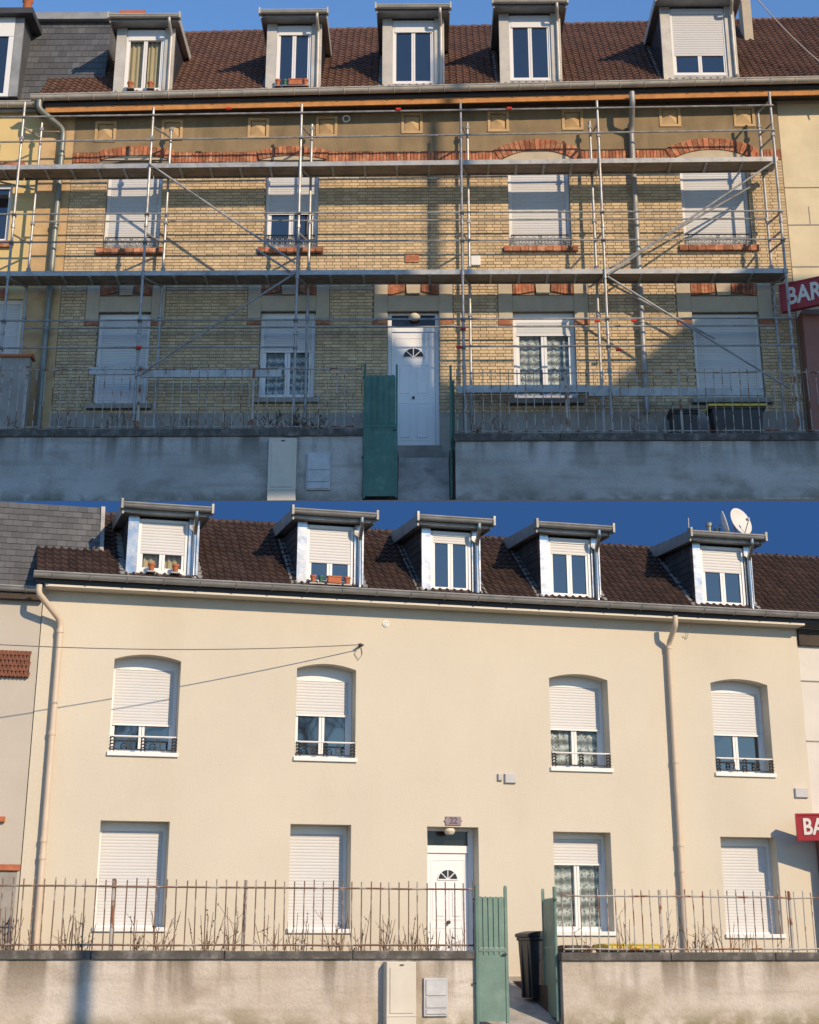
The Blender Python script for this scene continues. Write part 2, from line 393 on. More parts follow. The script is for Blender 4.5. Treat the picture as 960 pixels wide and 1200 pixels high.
gx0 = UP.L(466, 560, WUP)[0]; gx1 = UP.L(527, 560, WUP)[0]
up_strip('pavement', -40, 40, YEDGE - YU - .08, WUP + .2, ZT, ZT, M['asphalt'])
up_strip('garden_soil', -40, gx0, WUP + .2, .02, ZU - .55, ZU - .4, M['soil'])
up_strip('garden_soil', gx1, 40, WUP + .2, .02, ZU - .55, ZU - .4, M['soil'])
up_strip('path', gx0, gx1, WUP + .2, -.55, ZT + .02, ZU - .34, M['path'])

# ---- added out-of-frame deck on piers, shaped to shade the brick house's lower half
kx = SDIR.x / -SDIR.y; kz = SDIR.z / -SDIR.y
DV = 20.0; YV = YU - DV
def vx(px, py): return UP.L(px, py)[0] + kx * DV
def vz(px, py): return UP.L(px, py)[1] + ZU + kz * DV
zlow = ZT - 1.2 + kz * DV
b = MB()
ztop = vz(200, 331)
b.box(vx(-60, 330), 75, YV - .35, YV + .35, zlow, vz(300, 470))
b.box(vx(-60, 330), vx(430, 350), YV - .34, YV + .34, vz(300, 470) - .1, ztop)
b.add([(vx(430, 400), YV - .34, vz(300, 470)), (vx(520, 400), YV - .34, vz(300, 470)), (vx(430, 400), YV - .34, vz(430, 372)),
       (vx(430, 400), YV + .34, vz(300, 470)), (vx(520, 400), YV + .34, vz(300, 470)), (vx(430, 400), YV + .34, vz(430, 372))],
      [(0, 1, 2), (5, 4, 3), (0, 3, 4, 1), (1, 4, 5, 2), (2, 5, 3, 0)])
b.add([(vx(690, 400), YV - .34, vz(300, 470)), (75, YV - .34, vz(300, 470)), (75, YV - .34, vz(860, 338)), (vx(860, 400), YV - .34, vz(860, 338)),
       (vx(690, 400), YV + .34, vz(300, 470)), (75, YV + .34, vz(300, 470)), (75, YV + .34, vz(860, 338)), (vx(860, 400), YV + .34, vz(860, 338))],
      [(0, 1, 2, 3), (7, 6, 5, 4), (0, 4, 5, 1), (1, 5, 6, 2), (2, 6, 7, 3), (3, 7, 4, 0)])
for xx in (26, 44, 62): b.box(xx - .8, xx + .8, YV - .33, YV + .33, -.3, zlow + .05)
# added pole on the deck, for the thin vertical shadow on the bricks
lx = vx(508, 300)
b.tube([(lx, YV, vz(508, 470) - .1), (lx, YV, vz(508, 80))], .13, 8)
tag(b.build('sun_blocker', M['concrete']), kind='structure')

# ------------------------------------------------------------------ building blocks
def wall_holes(mb, x0, x1, z0, z1, holes, y=0.0, reveal=.3):
    """front sheet with openings (hx0,hx1,hz0,hz1,arch) and their reveals; arch = rise of the segmental head"""
    xs = sorted({x0, x1, *[h[0] for h in holes], *[h[1] for h in holes]})
    zs = sorted({z0, z1, *[h[2] for h in holes], *[h[3] for h in holes]})
    for i in range(len(xs) - 1):
        for j in range(len(zs) - 1):
            cx = (xs[i] + xs[i + 1]) / 2; cz = (zs[j] + zs[j + 1]) / 2
            if any(h[0] < cx < h[1] and h[2] < cz < h[3] for h in holes): continue
            mb.add([(xs[i], y, zs[j]), (xs[i + 1], y, zs[j]), (xs[i + 1], y, zs[j + 1]), (xs[i], y, zs[j + 1])], [(0, 1, 2, 3)])
    for (a, b_, c, d, ar) in holes:
        n = 12 if ar else 1
        top = [(a + (b_ - a) * i / n, d - ar * (2 * i / n - 1) ** 2) for i in range(n + 1)]
        for i in range(n):
            (xa, za), (xb, zb) = top[i], top[i + 1]
            if ar: mb.add([(xa, y, za), (xb, y, zb), (xb, y, d), (xa, y, d)], [(0, 1, 2, 3)])
            mb.add([(xa, y, za), (xb, y, zb), (xb, y + reveal, zb), (xa, y + reveal, za)], [(3, 2, 1, 0)])
        mb.add([(a, y, c), (a, y, d - ar), (a, y + reveal, d - ar), (a, y + reveal, c)], [(3, 2, 1, 0)])
        mb.add([(b_, y, c), (b_, y, d - ar), (b_, y + reveal, d - ar), (b_, y + reveal, c)], [(0, 1, 2, 3)])
        mb.add([(a, y, c), (b_, y, c), (b_, y + reveal, c), (a, y + reveal, c)], [(0, 1, 2, 3)])

def slats(x0, x1, z0, z1, y, pitch, mat_, parent, tilt=.35):
    mb = MB(); n = max(2, int(round((z1 - z0) / pitch))); h = (z1 - z0) / n; d = h * .13
    for i in range(n):
        a = z0 + i * h
        mb.xprism([(y, a), (y - d * .8, a + h * .12), (y - d, a + h * .5), (y - d * .8, a + h * .88), (y, a + h), (y + .012, a + h), (y + .012, a)], x0, x1)
    return mb.build('shutter', mat_, parent)

def curtain(x0, x1, z0, z1, y, m, parent, folds=5):
    mb = MB(); n = folds * 6; vs = []; fs = []
    for i in range(n + 1):
        t = i / n; yy = y + .018 * math.sin(t * folds * 2 * math.pi) + .006 * math.sin(t * 17)
        vs += [(x0 + (x1 - x0) * t, yy, z0), (x0 + (x1 - x0) * t, yy * 1.0, z1)]
    fs = [(2 * i, 2 * i + 2, 2 * i + 3, 2 * i + 1) for i in range(n)]
    mb.add(vs, fs); return mb.build('curtain', m, parent, smooth=True)

def window(house, x0, x1, z0, z1, y, shut=1.0, box=.12, curt=None, pitch=.055, fw=.06, glass=None, mull=True, smat='shutter', name='window'):
    """white casement window filling the rect at depth y (front of frame), shutter lowered to fraction shut"""
    f = MB()
    f.box(x0, x0 + fw, y - .05, y + .05, z0, z1); f.box(x1 - fw, x1, y - .05, y + .05, z0, z1)
    f.box(x0 + fw, x1 - fw, y - .05, y + .05, z1 - box, z1); f.box(x0 + fw, x1 - fw, y - .05, y + .05, z0, z0 + fw * .9)
    ix0, ix1, iz0, iz1 = x0 + fw, x1 - fw, z0 + fw * .9, z1 - box
    zs = iz1 - (iz1 - iz0) * shut
    W = None
    if shut < .98:
        cw = fw * .75; xm = (ix0 + ix1) / 2
        cas = [(ix0, xm - .004), (xm + .004, ix1)] if mull else [(ix0, ix1)]
        for a, b_ in cas:
            f.box(a, a + cw, y - .032, y + .04, iz0, iz1); f.box(b_ - cw, b_, y - .032, y + .04, iz0, iz1)
            f.box(a + cw, b_ - cw, y - .03, y + .04, iz0, iz0 + cw)
        W = f.build(name, M['pvc'], house)
        for a, b_ in cas:
            (MB().add([(a + cw, y, iz0 + cw), (b_ - cw, y, iz0 + cw), (b_ - cw, y, iz1), (a + cw, y, iz1)], [(0, 1, 2, 3)]) if curt else MB().box(a + cw, b_ - cw, y - .005, y + .004, iz0 + cw, iz1)).build('pane', M['clear'] if curt else (glass or M['glass']), W)
        if curt:
            curtain(ix0, ix1, iz0, iz1, y + .05, M[curt], W, 7)
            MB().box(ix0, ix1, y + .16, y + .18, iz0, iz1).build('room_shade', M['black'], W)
    else:
        W = f.build(name, M['pvc'], house)
    if shut > .02:
        slats(ix0 + .003, ix1 - .003, zs, iz1 - .001, y - .034, pitch, M[smat], W)
        MB().box(ix0 + .004, ix1 - .004, y - .062, y - .036, zs - .035, zs - .002).build('shutter_end_bar', M['pvc'], W)
    return W

def railing(win, x0, x1, z0, z1, y, light=True):
    """low ornamental iron guard in front of a window"""
    t = MB(); h = z1 - z0
    t.tube([(x0, y, z1), (x1, y, z1)], .016, 6)
    o = t.build('handrail', M['white'] if light else M['iron'], win)
    t = MB(); t.tube([(x0, y, z0), (x1, y, z0)], .009, 6)
    n = 9; w_ = (x1 - x0) / n
    for i in range(n):
        if light and i not in (2, 6): continue
        cx = x0 + w_ * (i + .5); pts = []
        for k in range(13):
            a = k / 12 * 2 * math.pi
            pts.append((cx + w_ * .42 * math.cos(a), y, z0 + h * .5 + h * .34 * math.sin(a)))
        t.tube(pts, .008, 5, cap=False)
        t.tube([(cx - w_ * .5, y, z0), (cx - w_ * .25, y, z0 + h * .45), (cx, y, z0 + h * .62), (cx + w_ * .25, y, z0 + h * .45), (cx + w_ * .5, y, z0)], .007, 5)
    for cx in (x0 + .03, (x0 + x1) / 2, x1 - .03):
        for dx in (-.03, .03): t.tube([(cx + dx, y, z0 - .03), (cx + dx, y, z1)], .011, 5)
        for k in range(4):
            zc = z0 + h * (k + .5) / 4
            t.tube([(cx - .045, y - .012, zc - h * .06), (cx, y - .02, zc + h * .05), (cx + .045, y - .012, zc - h * .06)], .012, 5)
    t.build('scrollwork', M['iron'] if light else M['galv'], win)

def gutter(x0, x1, y, z, r, parent, m, name='gutter', brackets=True, dz=0.0):
    """half-round gutter along x; its back edge at y, rim at z; dz = rise over the run"""
    prof = []
    n = 10
    for k in range(n + 1):
        a = math.pi * k / n; prof.append((y - r + r * math.cos(a), z - r * math.sin(a)))
    inner = [(y - r + (r - .012) * math.cos(math.pi * k / n), z - (r - .012) * math.sin(math.pi * k / n)) for k in range(n, -1, -1)]
    # rolled bead
    mb = MB()
    pr = prof + inner
    N_ = len(pr); 
    vs = [(x0, a, b_) for a, b_ in pr] + [(x1, a, b_ + dz) for a, b_ in pr]
    fs = [(i, (i + 1) % N_, (i + 1) % N_ + N_, i + N_) for i in range(N_)]
    mb.add(vs, fs)
    for xx, d_ in ((x0, 0), (x1, dz)):
        c = [(xx, a, b_ + d_) for a, b_ in prof]
        mb.add(c, [list(range(len(c)))])
    mb.tube([(x0, y - 2 * r, z + .004), (x1, y - 2 * r, z + .004 + dz)], .018, 6)
    if brackets:
        k = int((x1 - x0) / .62)
        for i in range(k):
            t = (i + .5) / k; xx = x0 + (x1 - x0) * t
            pts = [(xx, y - r + (r + .006) * math.cos(math.pi * q / 6), z + dz * t - (r + .006) * math.sin(math.pi * q / 6)) for q in range(7)]
            mb.tube(pts, .012, 4)
    return mb.build(name, m, parent, smooth=True)

def tiles(name, x0, x1, y0, z0, slope, length, tw, th, m, parent, skip=None, dzdx=0.0, amp=.03):
    """interlocking clay tiles on a slope rising into the building from the eave (y0,z0)"""
    mb = MB(); nx = int(round((x1 - x0) / tw)); tw = (x1 - x0) / nx; nr = int(round(length / th)); th = length / nr
    cs, sn = math.cos(slope), math.sin(slope)
    prof = [(0, .2), (.14, 1.), (.34, .75), (.52, 0.), (.78, -.12), (1.0, .1)]
    for r in range(nr):
        s0, s1 = r * th - .02, (r + 1) * th + .01
        for c in range(nx):
            xa = x0 + c * tw
            if skip and skip(xa + tw / 2, (r + .5) * th): continue
            mb.tint = random.random(); j = random.uniform(-.004, .004)
            vs = []
            for ss, lift in ((s0, .034 + j), (s1, .0 + j)):
                for u, h in prof:
                    n_ = lift + h * amp
                    xx = xa + u * tw
                    vs.append((xx, y0 + ss * cs - n_ * sn, z0 + ss * sn + n_ * cs + dzdx * (xx - x0)))
            for u, h in prof:
                n_ = -.004 + h * amp * .9
                xx = xa + u * tw
                vs.append((xx, y0 + s0 * cs - n_ * sn, z0 + s0 * sn + n_ * cs + dzdx * (xx - x0)))
            k = len(prof); fs = []
            for i in range(k - 1):
                fs.append((i, i + 1, k + i + 1, k + i)); fs.append((2 * k + i, 2 * k + i + 1, i + 1, i))
            mb.add(vs, fs)
    o = mb.build(name, m, parent, kind='stuff'); return o

def slates(mb, P0, U, V, nu, nv, nrm, lap=.012):
    """little slates on the parallelogram P0 + U*u + V*v (u,v in 0..1), V up"""
    P0, U, V, nrm = Vector(P0), Vector(U), Vector(V), Vector(nrm).normalized()
    for r in range(nv):
        off = .5 * (r % 2)
        for c in range(-1, nu + 1):
            a = max(0, (c + off) / nu); b_ = min(1, (c + 1 + off) / nu)
            if b_ - a < .1 / nu: continue
            g_ = .03 / nu
            mb.tint = random.random()
            lo = P0 + V * (r / nv); hi = P0 + V * min(1, (r + 1.08) / nv)
            mb.add([lo + U * (a + g_) + nrm * (lap + .006), lo + U * (b_ - g_) + nrm * (lap + .006), hi + U * (b_ - g_) + nrm * .004, hi + U * (a + g_) + nrm * .004,
                    lo + U * (a + g_), lo + U * (b_ - g_)], [(0, 1, 2, 3), (4, 5, 1, 0), (1, 5, 2), (0, 3, 4)])

def pipe(name, pts, r, m, parent, collars=()):
    mb = MB(); pts = [Vector(p) for p in pts]; out = [pts[0]]
    for i in range(1, len(pts) - 1):
        a, b_, c = pts[i - 1], pts[i], pts[i + 1]; d1 = (a - b_).normalized(); d2 = (c - b_).normalized(); q = min(r * 2.2, (a - b_).length * .45, (c - b_).length * .45)
        for k in range(6):
            t = k / 5; p = (b_ + d1 * q) * (1 - t) ** 2 + b_ * 2 * t * (1 - t) + (b_ + d2 * q) * t ** 2; out.append(p)
    out.append(pts[-1]); mb.tube(out, r, 12)
    o = mb.build(name, m, parent, smooth=True)
    for (p, d) in collars:
        p = Vector(p); d = Vector(d).normalized()
        MB().tube([p - d * .03, p + d * .03], r * 1.22, 12).build('collar', m, o, smooth=True)
    return o

def dormer(house, fr, x0, x1, ytop, ybot, roof, yf, shut, style, curt=None, pots=None, pipe_side=1, over=.26, jamb=.22, deep=0.0, winbox=.1, side_m=None):
    """roof = (ye,ze,slope); px rect of the dormer's front (zinc jambs included)"""
    a, b_, c, d = fr.rect(x0, x1, ytop, ybot, yf)
    ye, ze, sl = roof
    tn = math.tan(sl)
    ZJ = M["zinc"] if style == "u" else M["zinc_new"]; ZG_ = M["zinc"] if style == "u" else M["zinc_dull"]
    yb = ye + (d - ze) / tn + .15 + deep
    zb = ze + (yf - ye) * tn - .25
    D = MB()
    th = .06
    # cheeks
    for s_, xa, xb in ((-1, a, a + th), (1, b_ - th, b_)):
        D.xprism([(yf + .012, zb), (yb, zb), (yb, d), (yf + .012, d)], xa, xb)
    D.box(a + th, b_ - th, yf + .3, yb, zb, d - .01)
    dm = D.build('dormer', side_m or M['slate_dark'], house)
    sm = MB()
    nv = max(4, int((d - zb) / .13)); nu = max(4, int((yb - yf) / .16))
    slates(sm, (a, yb, zb), (0, yf + .02 - yb, 0), (0, 0, d - zb), nu, nv, (-1, 0, 0), .01)
    slates(sm, (b_, yf + .02, zb), (0, yb - yf - .02, 0), (0, 0, d - zb), nu, nv, (1, 0, 0), .01)
    sm.build('cheek_slates', side_m or M['slate_dark'], dm, kind='stuff')
    # zinc front jambs and head
    for nm, xa, xb in (('jamb', a - .015, a + jamb), ('jamb', b_ - jamb, b_ + .015)):
        MB().box(xa, xb, yf - .02, yf + .1, c - .12, d - .004).build(nm, ZJ, dm)
    MB().box(a + jamb + .001, b_ - jamb - .001, yf + .0, yf + .1, c - .14, c - .002).build('apron', M['zinc_dull'], dm)
    # window
    wx0, wx1 = a + jamb + .005, b_ - jamb - .005
    f = MB(); y = yf + .07; fw = .05; bx = winbox
    f.box(wx0, wx0 + fw, y - .05, y + .05, c, d - .05); f.box(wx1 - fw, wx1, y - .05, y + .05, c, d - .05)
    f.box(wx0 + fw, wx1 - fw, y - .06, y + .05, d - .05 - bx, d - .05); f.box(wx0 + fw, wx1 - fw, y - .05, y + .05, c, c + fw)
    ix0, ix1, iz0, iz1 = wx0 + fw, wx1 - fw, c + fw, d - .05 - bx; xm = (ix0 + ix1) / 2; cw = .045
    if shut < .97:
        for p, q in ((ix0, xm - .003), (xm + .003, ix1)):
            f.box(p, p + cw, y - .03, y + .04, iz0, iz1); f.box(q - cw, q, y - .03, y + .04, iz0, iz1)
            f.box(p + cw, q - cw, y - .028, y + .04, iz0, iz0 + cw)
    f.build('window_frame', M['pvc'], dm)
    if shut < .97:
        for p, q in ((ix0, xm - .003), (xm + .003, ix1)):
            (MB().add([(p + cw, y, iz0 + cw), (q - cw, y, iz0 + cw), (q - cw, y, iz1), (p + cw, y, iz1)], [(0, 1, 2, 3)]) if curt else MB().box(p + cw, q - cw, y - .005, y + .004, iz0 + cw, iz1)).build('pane', M['clear'] if curt else M['glass'], dm)
        if curt:
            for p, q in ((ix0 + .01, xm - .05), (xm + .06, ix1 - .03)): curtain(p, q, iz0, iz1, y + .1, M[curt], dm, 3)
    if shut > .02:
        zs = iz1 - (iz1 - iz0) * shut
        o = slats(ix0 + .003, ix1 - .003, zs, iz1, y - .034, .066 if style == 'u' else .052, M['shutter'], dm)
    # flat roof: tapered slab with zinc edges
    yr0 = yf - over; ov = .13; rise = .10
    rt = MB(); rt.xprism([(yr0, d), (yb + .1, d + rise * .4), (yb + .1, d + .12 + rise), (yr0, d + .12)], a - ov, b_ + ov)
    rt.build('dormer_roof', M['zinc_dull'], dm)
    for xa, xb in ((a - ov - .03, a - ov - .002), (b_ + ov + .002, b_ + ov + .03)):
        MB().xprism([(yr0 - .02, d - .03), (yb + .1, d + rise * .4 - .03), (yb + .1, d + .15 + rise), (yr0 - .02, d + .17)], xa, xb).build('verge_trim', ZG_, dm)
    g_ = gutter(a - ov - .05, b_ + ov + .05, yr0 - .004, d + .13, .075, dm, ZG_, brackets=False)
    for xx in (a - ov - .05, b_ + ov + .05):
        MB().box(xx - .02, xx + .02, yr0 - .17, yr0, d + .03, d + .2).build('gutter_end', ZG_, dm)
    # downpipe
    if pipe_side:
        px_ = b_ - .07 if pipe_side > 0 else a + .07
        mb = MB()
        P = [Vector((px_ - .02, yr0 - .08, d + .08)), Vector((px_ - .02, yr0 - .08, d - .05)), Vector((px_, yf - .07, d - .26)), Vector((px_, yf - .07, c - .06)), Vector((px_ + .03, yf - .2, c - .13))]
        out = [P[0]]
        for i in range(1, len(P) - 1):
            for k in range(5):
                t = k / 4; q1 = P[i] + (P[i - 1] - P[i]).normalized() * .06; q2 = P[i] + (P[i + 1] - P[i]).normalized() * .06
                out.append(q1 * (1 - t) ** 2 + P[i] * 2 * t * (1 - t) + q2 * t ** 2)
        out.append(P[-1]); mb.tube(out, .04, 10); mb.build('downpipe', ZJ, dm, smooth=True)
    # lead flashing down both cheeks
    cs, sn = math.cos(sl), math.sin(sl)
    for s_, xx in ((-1, a), (1, b_)):
        fl = MB(); p0 = (yf - .1); L_ = (d - (ze + (yf - ye) * tn)) / sn + .05
        nseg = 7
        for k in range(nseg):
            s0, s1 = L_ * k / nseg, L_ * (k + 1) / nseg
            base = lambda s: (p0 + s * cs, ze + (p0 - ye) * tn + s * sn)
            w2 = .12
            lift = .07 + .008 * (k % 2)
            (ya, za), (yb2, zb2) = base(s0), base(s1)
            fl.add([(xx + s_ * .0, ya, za + lift), (xx + s_ * w2, ya, za + lift - .01), (xx + s_ * w2, yb2, zb2 + lift - .01), (xx, yb2, zb2 + lift)], [(0, 1, 2, 3) if s_ > 0 else (3, 2, 1, 0)])
        fl.build('flashing', M['zinc_dull'], dm)
    if pots:
        global POT_CURT
        POT_CURT = curt is not None
        for t, mk, wd in pots:
            flower_pot(fr, wx0 + (wx1 - wx0) * t, yf - .05, c + .012, mk, wd)
            MB().box(wx0 + (wx1 - wx0) * t - wd * .5 - .01, wx0 + (wx1 - wx0) * t + wd * .5 + .01, yf - .15, yf + .02, c - .012, c + .011).build('sill', M['zinc_dull'], dm)
    return dm, (a, b_, c, d, yb)

POTS = []; POT_CURT = False
def flower_pot(fr, x, y, z, mk, wd):
    POTS.append((fr, x, y, z, mk, wd, bool(POT_CURT)))

def brick_voussoirs(part, xa, xb, zbase, rise, depth, n, y0, y1, tall):
    """a segmental arch of n bricks from xa to xb springing at zbase"""
    half = (xb - xa) / 2; xm = (xa + xb) / 2; Rr = (half * half + rise * rise) / (2 * rise); zc = zbase + rise - Rr
    a0 = math.asin(half / Rr)
    for i in range(n):
        t0 = -a0 + 2 * a0 * (i + .06) / n; t1 = -a0 + 2 * a0 * (i + .94) / n
        mb = MB(); mb.tint = random.random()
        q = [(xm + Rr * math.sin(t0), zc + Rr * math.cos(t0)), (xm + Rr * math.sin(t1), zc + Rr * math.cos(t1)),
             (xm + (Rr + tall) * math.sin(t1), zc + (Rr + tall) * math.cos(t1)), (xm + (Rr + tall) * math.sin(t0), zc + (Rr + tall) * math.cos(t0))]
        mb.prism(q, y0 - random.uniform(0, .008), y1); mb.build('brick', M['redbrick'], part)

def roof_len(fr, px, py, y0, z0, sl):
    lo, hi = y0, y0 + 12
    for _ in range(50):
        m_ = (lo + hi) / 2
        if fr.L(px, py, m_)[1] > z0 + (m_ - y0) * math.tan(sl): lo = m_
        else: hi = m_
    return ((lo + hi) / 2 - y0) / math.cos(sl)

def text_mesh(name, body, size, m, parent, loc, depth=.008, offset=.012, rot=(math.pi / 2, 0, 0), align='CENTER', xs=1.0):
    cu = bpy.data.curves.new(name, 'FONT'); cu.body = body; cu.size = size; cu.extrude = depth; cu.offset = offset; cu.align_x = align; cu.align_y = 'CENTER'; cu.resolution_u = 3
    t = bpy.data.objects.new(name, cu); COL.objects.link(t)
    dg = bpy.context.evaluated_depsgraph_get(); me = bpy.data.meshes.new_from_object(t.evaluated_get(dg)); bpy.data.objects.remove(t)
    me.materials.clear(); me.materials.append(m)
    o = bpy.data.objects.new(name, me); COL.objects.link(o); o.parent = parent; o.location = loc; o.rotation_euler = rot; o.scale = (xs, 1, 1); return o

# ================================================================== UPPER PLACE: the brick house under repair
bh = UP.root('brick_house', 'buff brick terraced house with red brick arches and orange timber eave behind scaffolding', 'house')
uxL = UP.L(40, 260)[0]; uxR = UP.L(923, 260)[0]
UYE = -.5
zg0 = UP.L(60, 116, UYE - .2)[1]; zg1 = UP.L(900, 93, UYE - .2)[1]; xg0 = UP.L(60, 116, UYE - .2)[0]; xg1 = UP.L(900, 93, UYE - .2)[0]
UDZ = (zg1 - zg0) / (xg1 - xg0) * .8
UZE = (zg0 + zg1) / 2                                   # rim height at mid-run (x=0)
def uze(x): return UZE + UDZ * x
wallTop = uze(uxL) - .22
upwin = {}
holes = []
UREV = .24
for k, (x0, x1, y0, y1, ar) in dict(w1=(124, 189, 187, 292, .12), w2=(311, 373, 187, 291, .12), w3=(596, 668, 187, 289, .12), w4=(799, 878, 186, 288, .12),
                                    g1=(112, 174, 366, 474, 0), g2=(304, 369, 365, 467, 0), g3=(602, 675, 365, 468, 0), g4=(814, 893, 366, 467, 0), door=(454, 515, 365, 527, 0)).items():
    r = UP.rect(x0, x1, y0, y1); upwin[k] = r; holes.append((*r, ar))
mb = MB(); wall_holes(mb, uxL, uxR, -1.2, wallTop + .35, holes, 0, UREV)
mb.add([(uxL, 0, -1.2), (uxL, 0, wallTop + .35), (uxL, 6, wallTop + .35), (uxL, 6, -1.2), (uxR, 0, -1.2), (uxR, 0, wallTop + .35), (uxR, 6, wallTop + .35), (uxR, 6, -1.2)], [(0, 1, 2, 3), (7, 6, 5, 4), (3, 2, 6, 7)])
uwall = mb.build('wall', M['mortar'], bh)

zRB0, zRB1 = UP.L(480, 190)[1], UP.L(480, 178)[1]       # red band
zPl = UP.L(480, 484)[1]
bxL = UP.L(76, 300)[0]; bxR = uxR - .015
# stucco band under the eave and ochre corner strip
def fill_rects(mb, x0, x1, z0, z1, blocks, y0, y1):
    xs = sorted({x0, x1, *[min(max(v, x0), x1) for b_ in blocks for v in b_[:2]]}); zs = sorted({z0, z1, *[min(max(v, z0), z1) for b_ in blocks for v in b_[2:4]]})
    for i in range(len(xs) - 1):
        for j in range(len(zs) - 1):
            cx, cz = (xs[i] + xs[i + 1]) / 2, (zs[j] + zs[j + 1]) / 2
            if any(b_[0] < cx < b_[1] and b_[2] < cz < b_[3] for b_ in blocks): continue
            mb.box(xs[i], xs[i + 1], y0, y1, zs[j], zs[j + 1])
orn = [UP.rect(x - 12.5, x + 12.5, y - 12, y + 12) for x, y in ((124, 155), (202, 153), (303, 151), (383, 149), (483, 145), (584, 143), (671, 141), (785, 137), (872, 137))]
archs = []
for k in ('w1', 'w2', 'w3', 'w4'):
    a, b_, c, d = upwin[k]; archs.append((a - .2, b_ + .2, d - .2, d + (.60 if k in ('w3', 'w4') else .40)))
mb = MB(); fill_rects(mb, bxL, bxR, zRB1 + .01, wallTop + .3, [(o[0], o[1], o[2], o[3]) for o in orn], -.022, .01)
st = mb.build('stucco_band', M['stucco'], bh)
for o in orn:
    a, b_, c, d = o; q = MB(); e = .07
    q.box(a, a + e, -.045, .01, c, d); q.box(b_ - e, b_, -.045, .01, c, d); q.box(a + e, b_ - e, -.045, .01, c, c + e); q.box(a + e, b_ - e, -.045, .01, d - e, d)
    cx, cz = (a + b_) / 2, (c + d) / 2
    q.add([(a + e + .02, .0, c + e + .02), (b_ - e - .02, .0, c + e + .02), (b_ - e - .02, .0, d - e - .02), (a + e + .02, .0, d - e - .02), (cx, -.06, cz)], [(0, 1, 4), (1, 2, 4), (2, 3, 4), (3, 0, 4)])
    q.build('moulded_panel', M['ochre'], bh)
MB().box(uxL, bxL - .01, -.02, .01, -1.2, wallTop + .3).build('corner_strip', M['ochre'], bh)
mb = MB(); fill_rects(mb, bxL, bxR, -1.2, zPl, [(h[0], h[1], h[2] - .02, h[3]) for h in holes], -.03, .012); mb.build('plinth', M['plinth'], bh)

# stone heads over the ground-floor openings, with red brick pieces and keystone
blocks = []
for k, ear in (('g1', .32), ('g2', .32), ('g3', .34), ('g4', .34), ('door', .33)):
    a, b_, c, d = upwin[k]; H = .80
    q = MB()
    q.cbox(a - ear, a - .001, -.035, .012, d - .19, d + H, .012); q.cbox(b_ + .001, b_ + ear, -.035, .012, d - .19, d + H, .012)
    q.cbox(a, b_, -.030, .012, d, d + .40, .012)
    cx = (a + b_) / 2; kw = .19
    sh = q.build('stone_surround', M['stone'], bh)
    MB().prism([(cx - kw * .8, d + .42), (cx + kw * .8, d + .42), (cx + kw, d + H + .08), (cx - kw, d + H + .08)], -.06, .012).build('keystone', M['stone'], sh)
    for s_ in (-1, 1):
        xo = a + .01 if s_ < 0 else b_ - .01; xi = cx + s_ * kw * 1.05; n = 7
        for i in range(n):
            t0, t1 = (i + .05) / n, (i + .95) / n
            x_a, x_b = xo + (xi - xo) * t0, xo + (xi - xo) * t1
            za, zb = d + .41 + .10 * t0, d + .41 + .10 * t1
            m_ = MB(); m_.tint = random.random()
            pts = [(x_a, za), (x_b, zb), (x_b, d + H - .06 + .08 * t1), (x_a, d + H - .06 + .08 * t0)]
            if s_ > 0: pts = pts[::-1]
            m_.prism(pts, -.034 - random.uniform(0, .006), .012); m_.build('brick', M['redbrick'], sh)
    for xa_, xb_ in ((a - ear, a - .001), (b_ + .001, b_ + ear)): MB().box(xa_, xb_, -.03, .012, d - .34, d - .2).build('brick_pad', M['redbrick'], sh)
    blocks += [(a - ear - .01, b_ + ear + .01, d - .2, d + H + .0), (a - ear - .01, a, d - .35, d), (b_, b_ + ear + .01, d - .35, d)]
# first-floor arches, sills
for k in ('w1', 'w2', 'w3', 'w4'):
    a, b_, c, d = upwin[k]
    ar = MB().box(a - .001, b_ + .001, .0, .03, d + .0, d + .02).build('arch', M['redbrick'], bh)
    brick_voussoirs(ar, a - .19, b_ + .19, d - .02, .26 if k in ('w3', 'w4') else .12, .1, 17, -.055, .01, .31 if k in ('w3', 'w4') else .25)
    ri_ = .26 if k in ('w3', 'w4') else .12; n = 12
    prof = [(a - .15, d - .02), (b_ + .15, d - .02)] + [(b_ + .15 - (b_ - a + .30) * i / n, d - .015 + ri_ * (1 - (2 * i / n - 1) ** 2)) for i in range(1, n)]
    MB().prism(prof, -.032, .01).build('arch_infill', M['stone'], bh)
    n = 9
    sl_ = MB(); sl_.box(a - .1, b_ + .1, -.02, UREV, c - .10, c - .002); so_ = sl_.build('sill', M['redbrick'], bh)
    for i in range(n):
        w_ = (b_ - a + .28) / n; x_ = a - .14 + i * w_
        m_ = MB(); m_.tint = random.random(); m_.box(x_ + .006, x_ + w_ - .006, -.09 - random.uniform(0, .006), .012, c - .15, c - .004); m_.build('brick', M['redbrick'], so_)
    blocks += [(a - .14, b_ + .14, c - .155, c)]
for k in ('g1', 'g2', 'g3', 'g4'):
    a, b_, c, d = upwin[k]; MB().box(a - .14, b_ + .14, -.12, UREV, c - .12, c - .002).build('sill', M['plinth'], bh); blocks.append((a - .14, b_ + .14, c - .125, c))
# red soldier band between the arches
mb = MB(); x = bxL
while x < bxR:
    w_ = .085
    if not any(a[0] + .02 < x + w_ and x < a[1] - .02 for a in archs):
        mb.tint = random.random(); mb.cbox(x, min(bxR, x + w_ - .009), -.034 - random.uniform(0, .01), .012, zRB0 + random.uniform(.0, .02), zRB1, .006)
    x += w_
mb.build('brick_band', M['redbrick'], bh, kind='stuff')

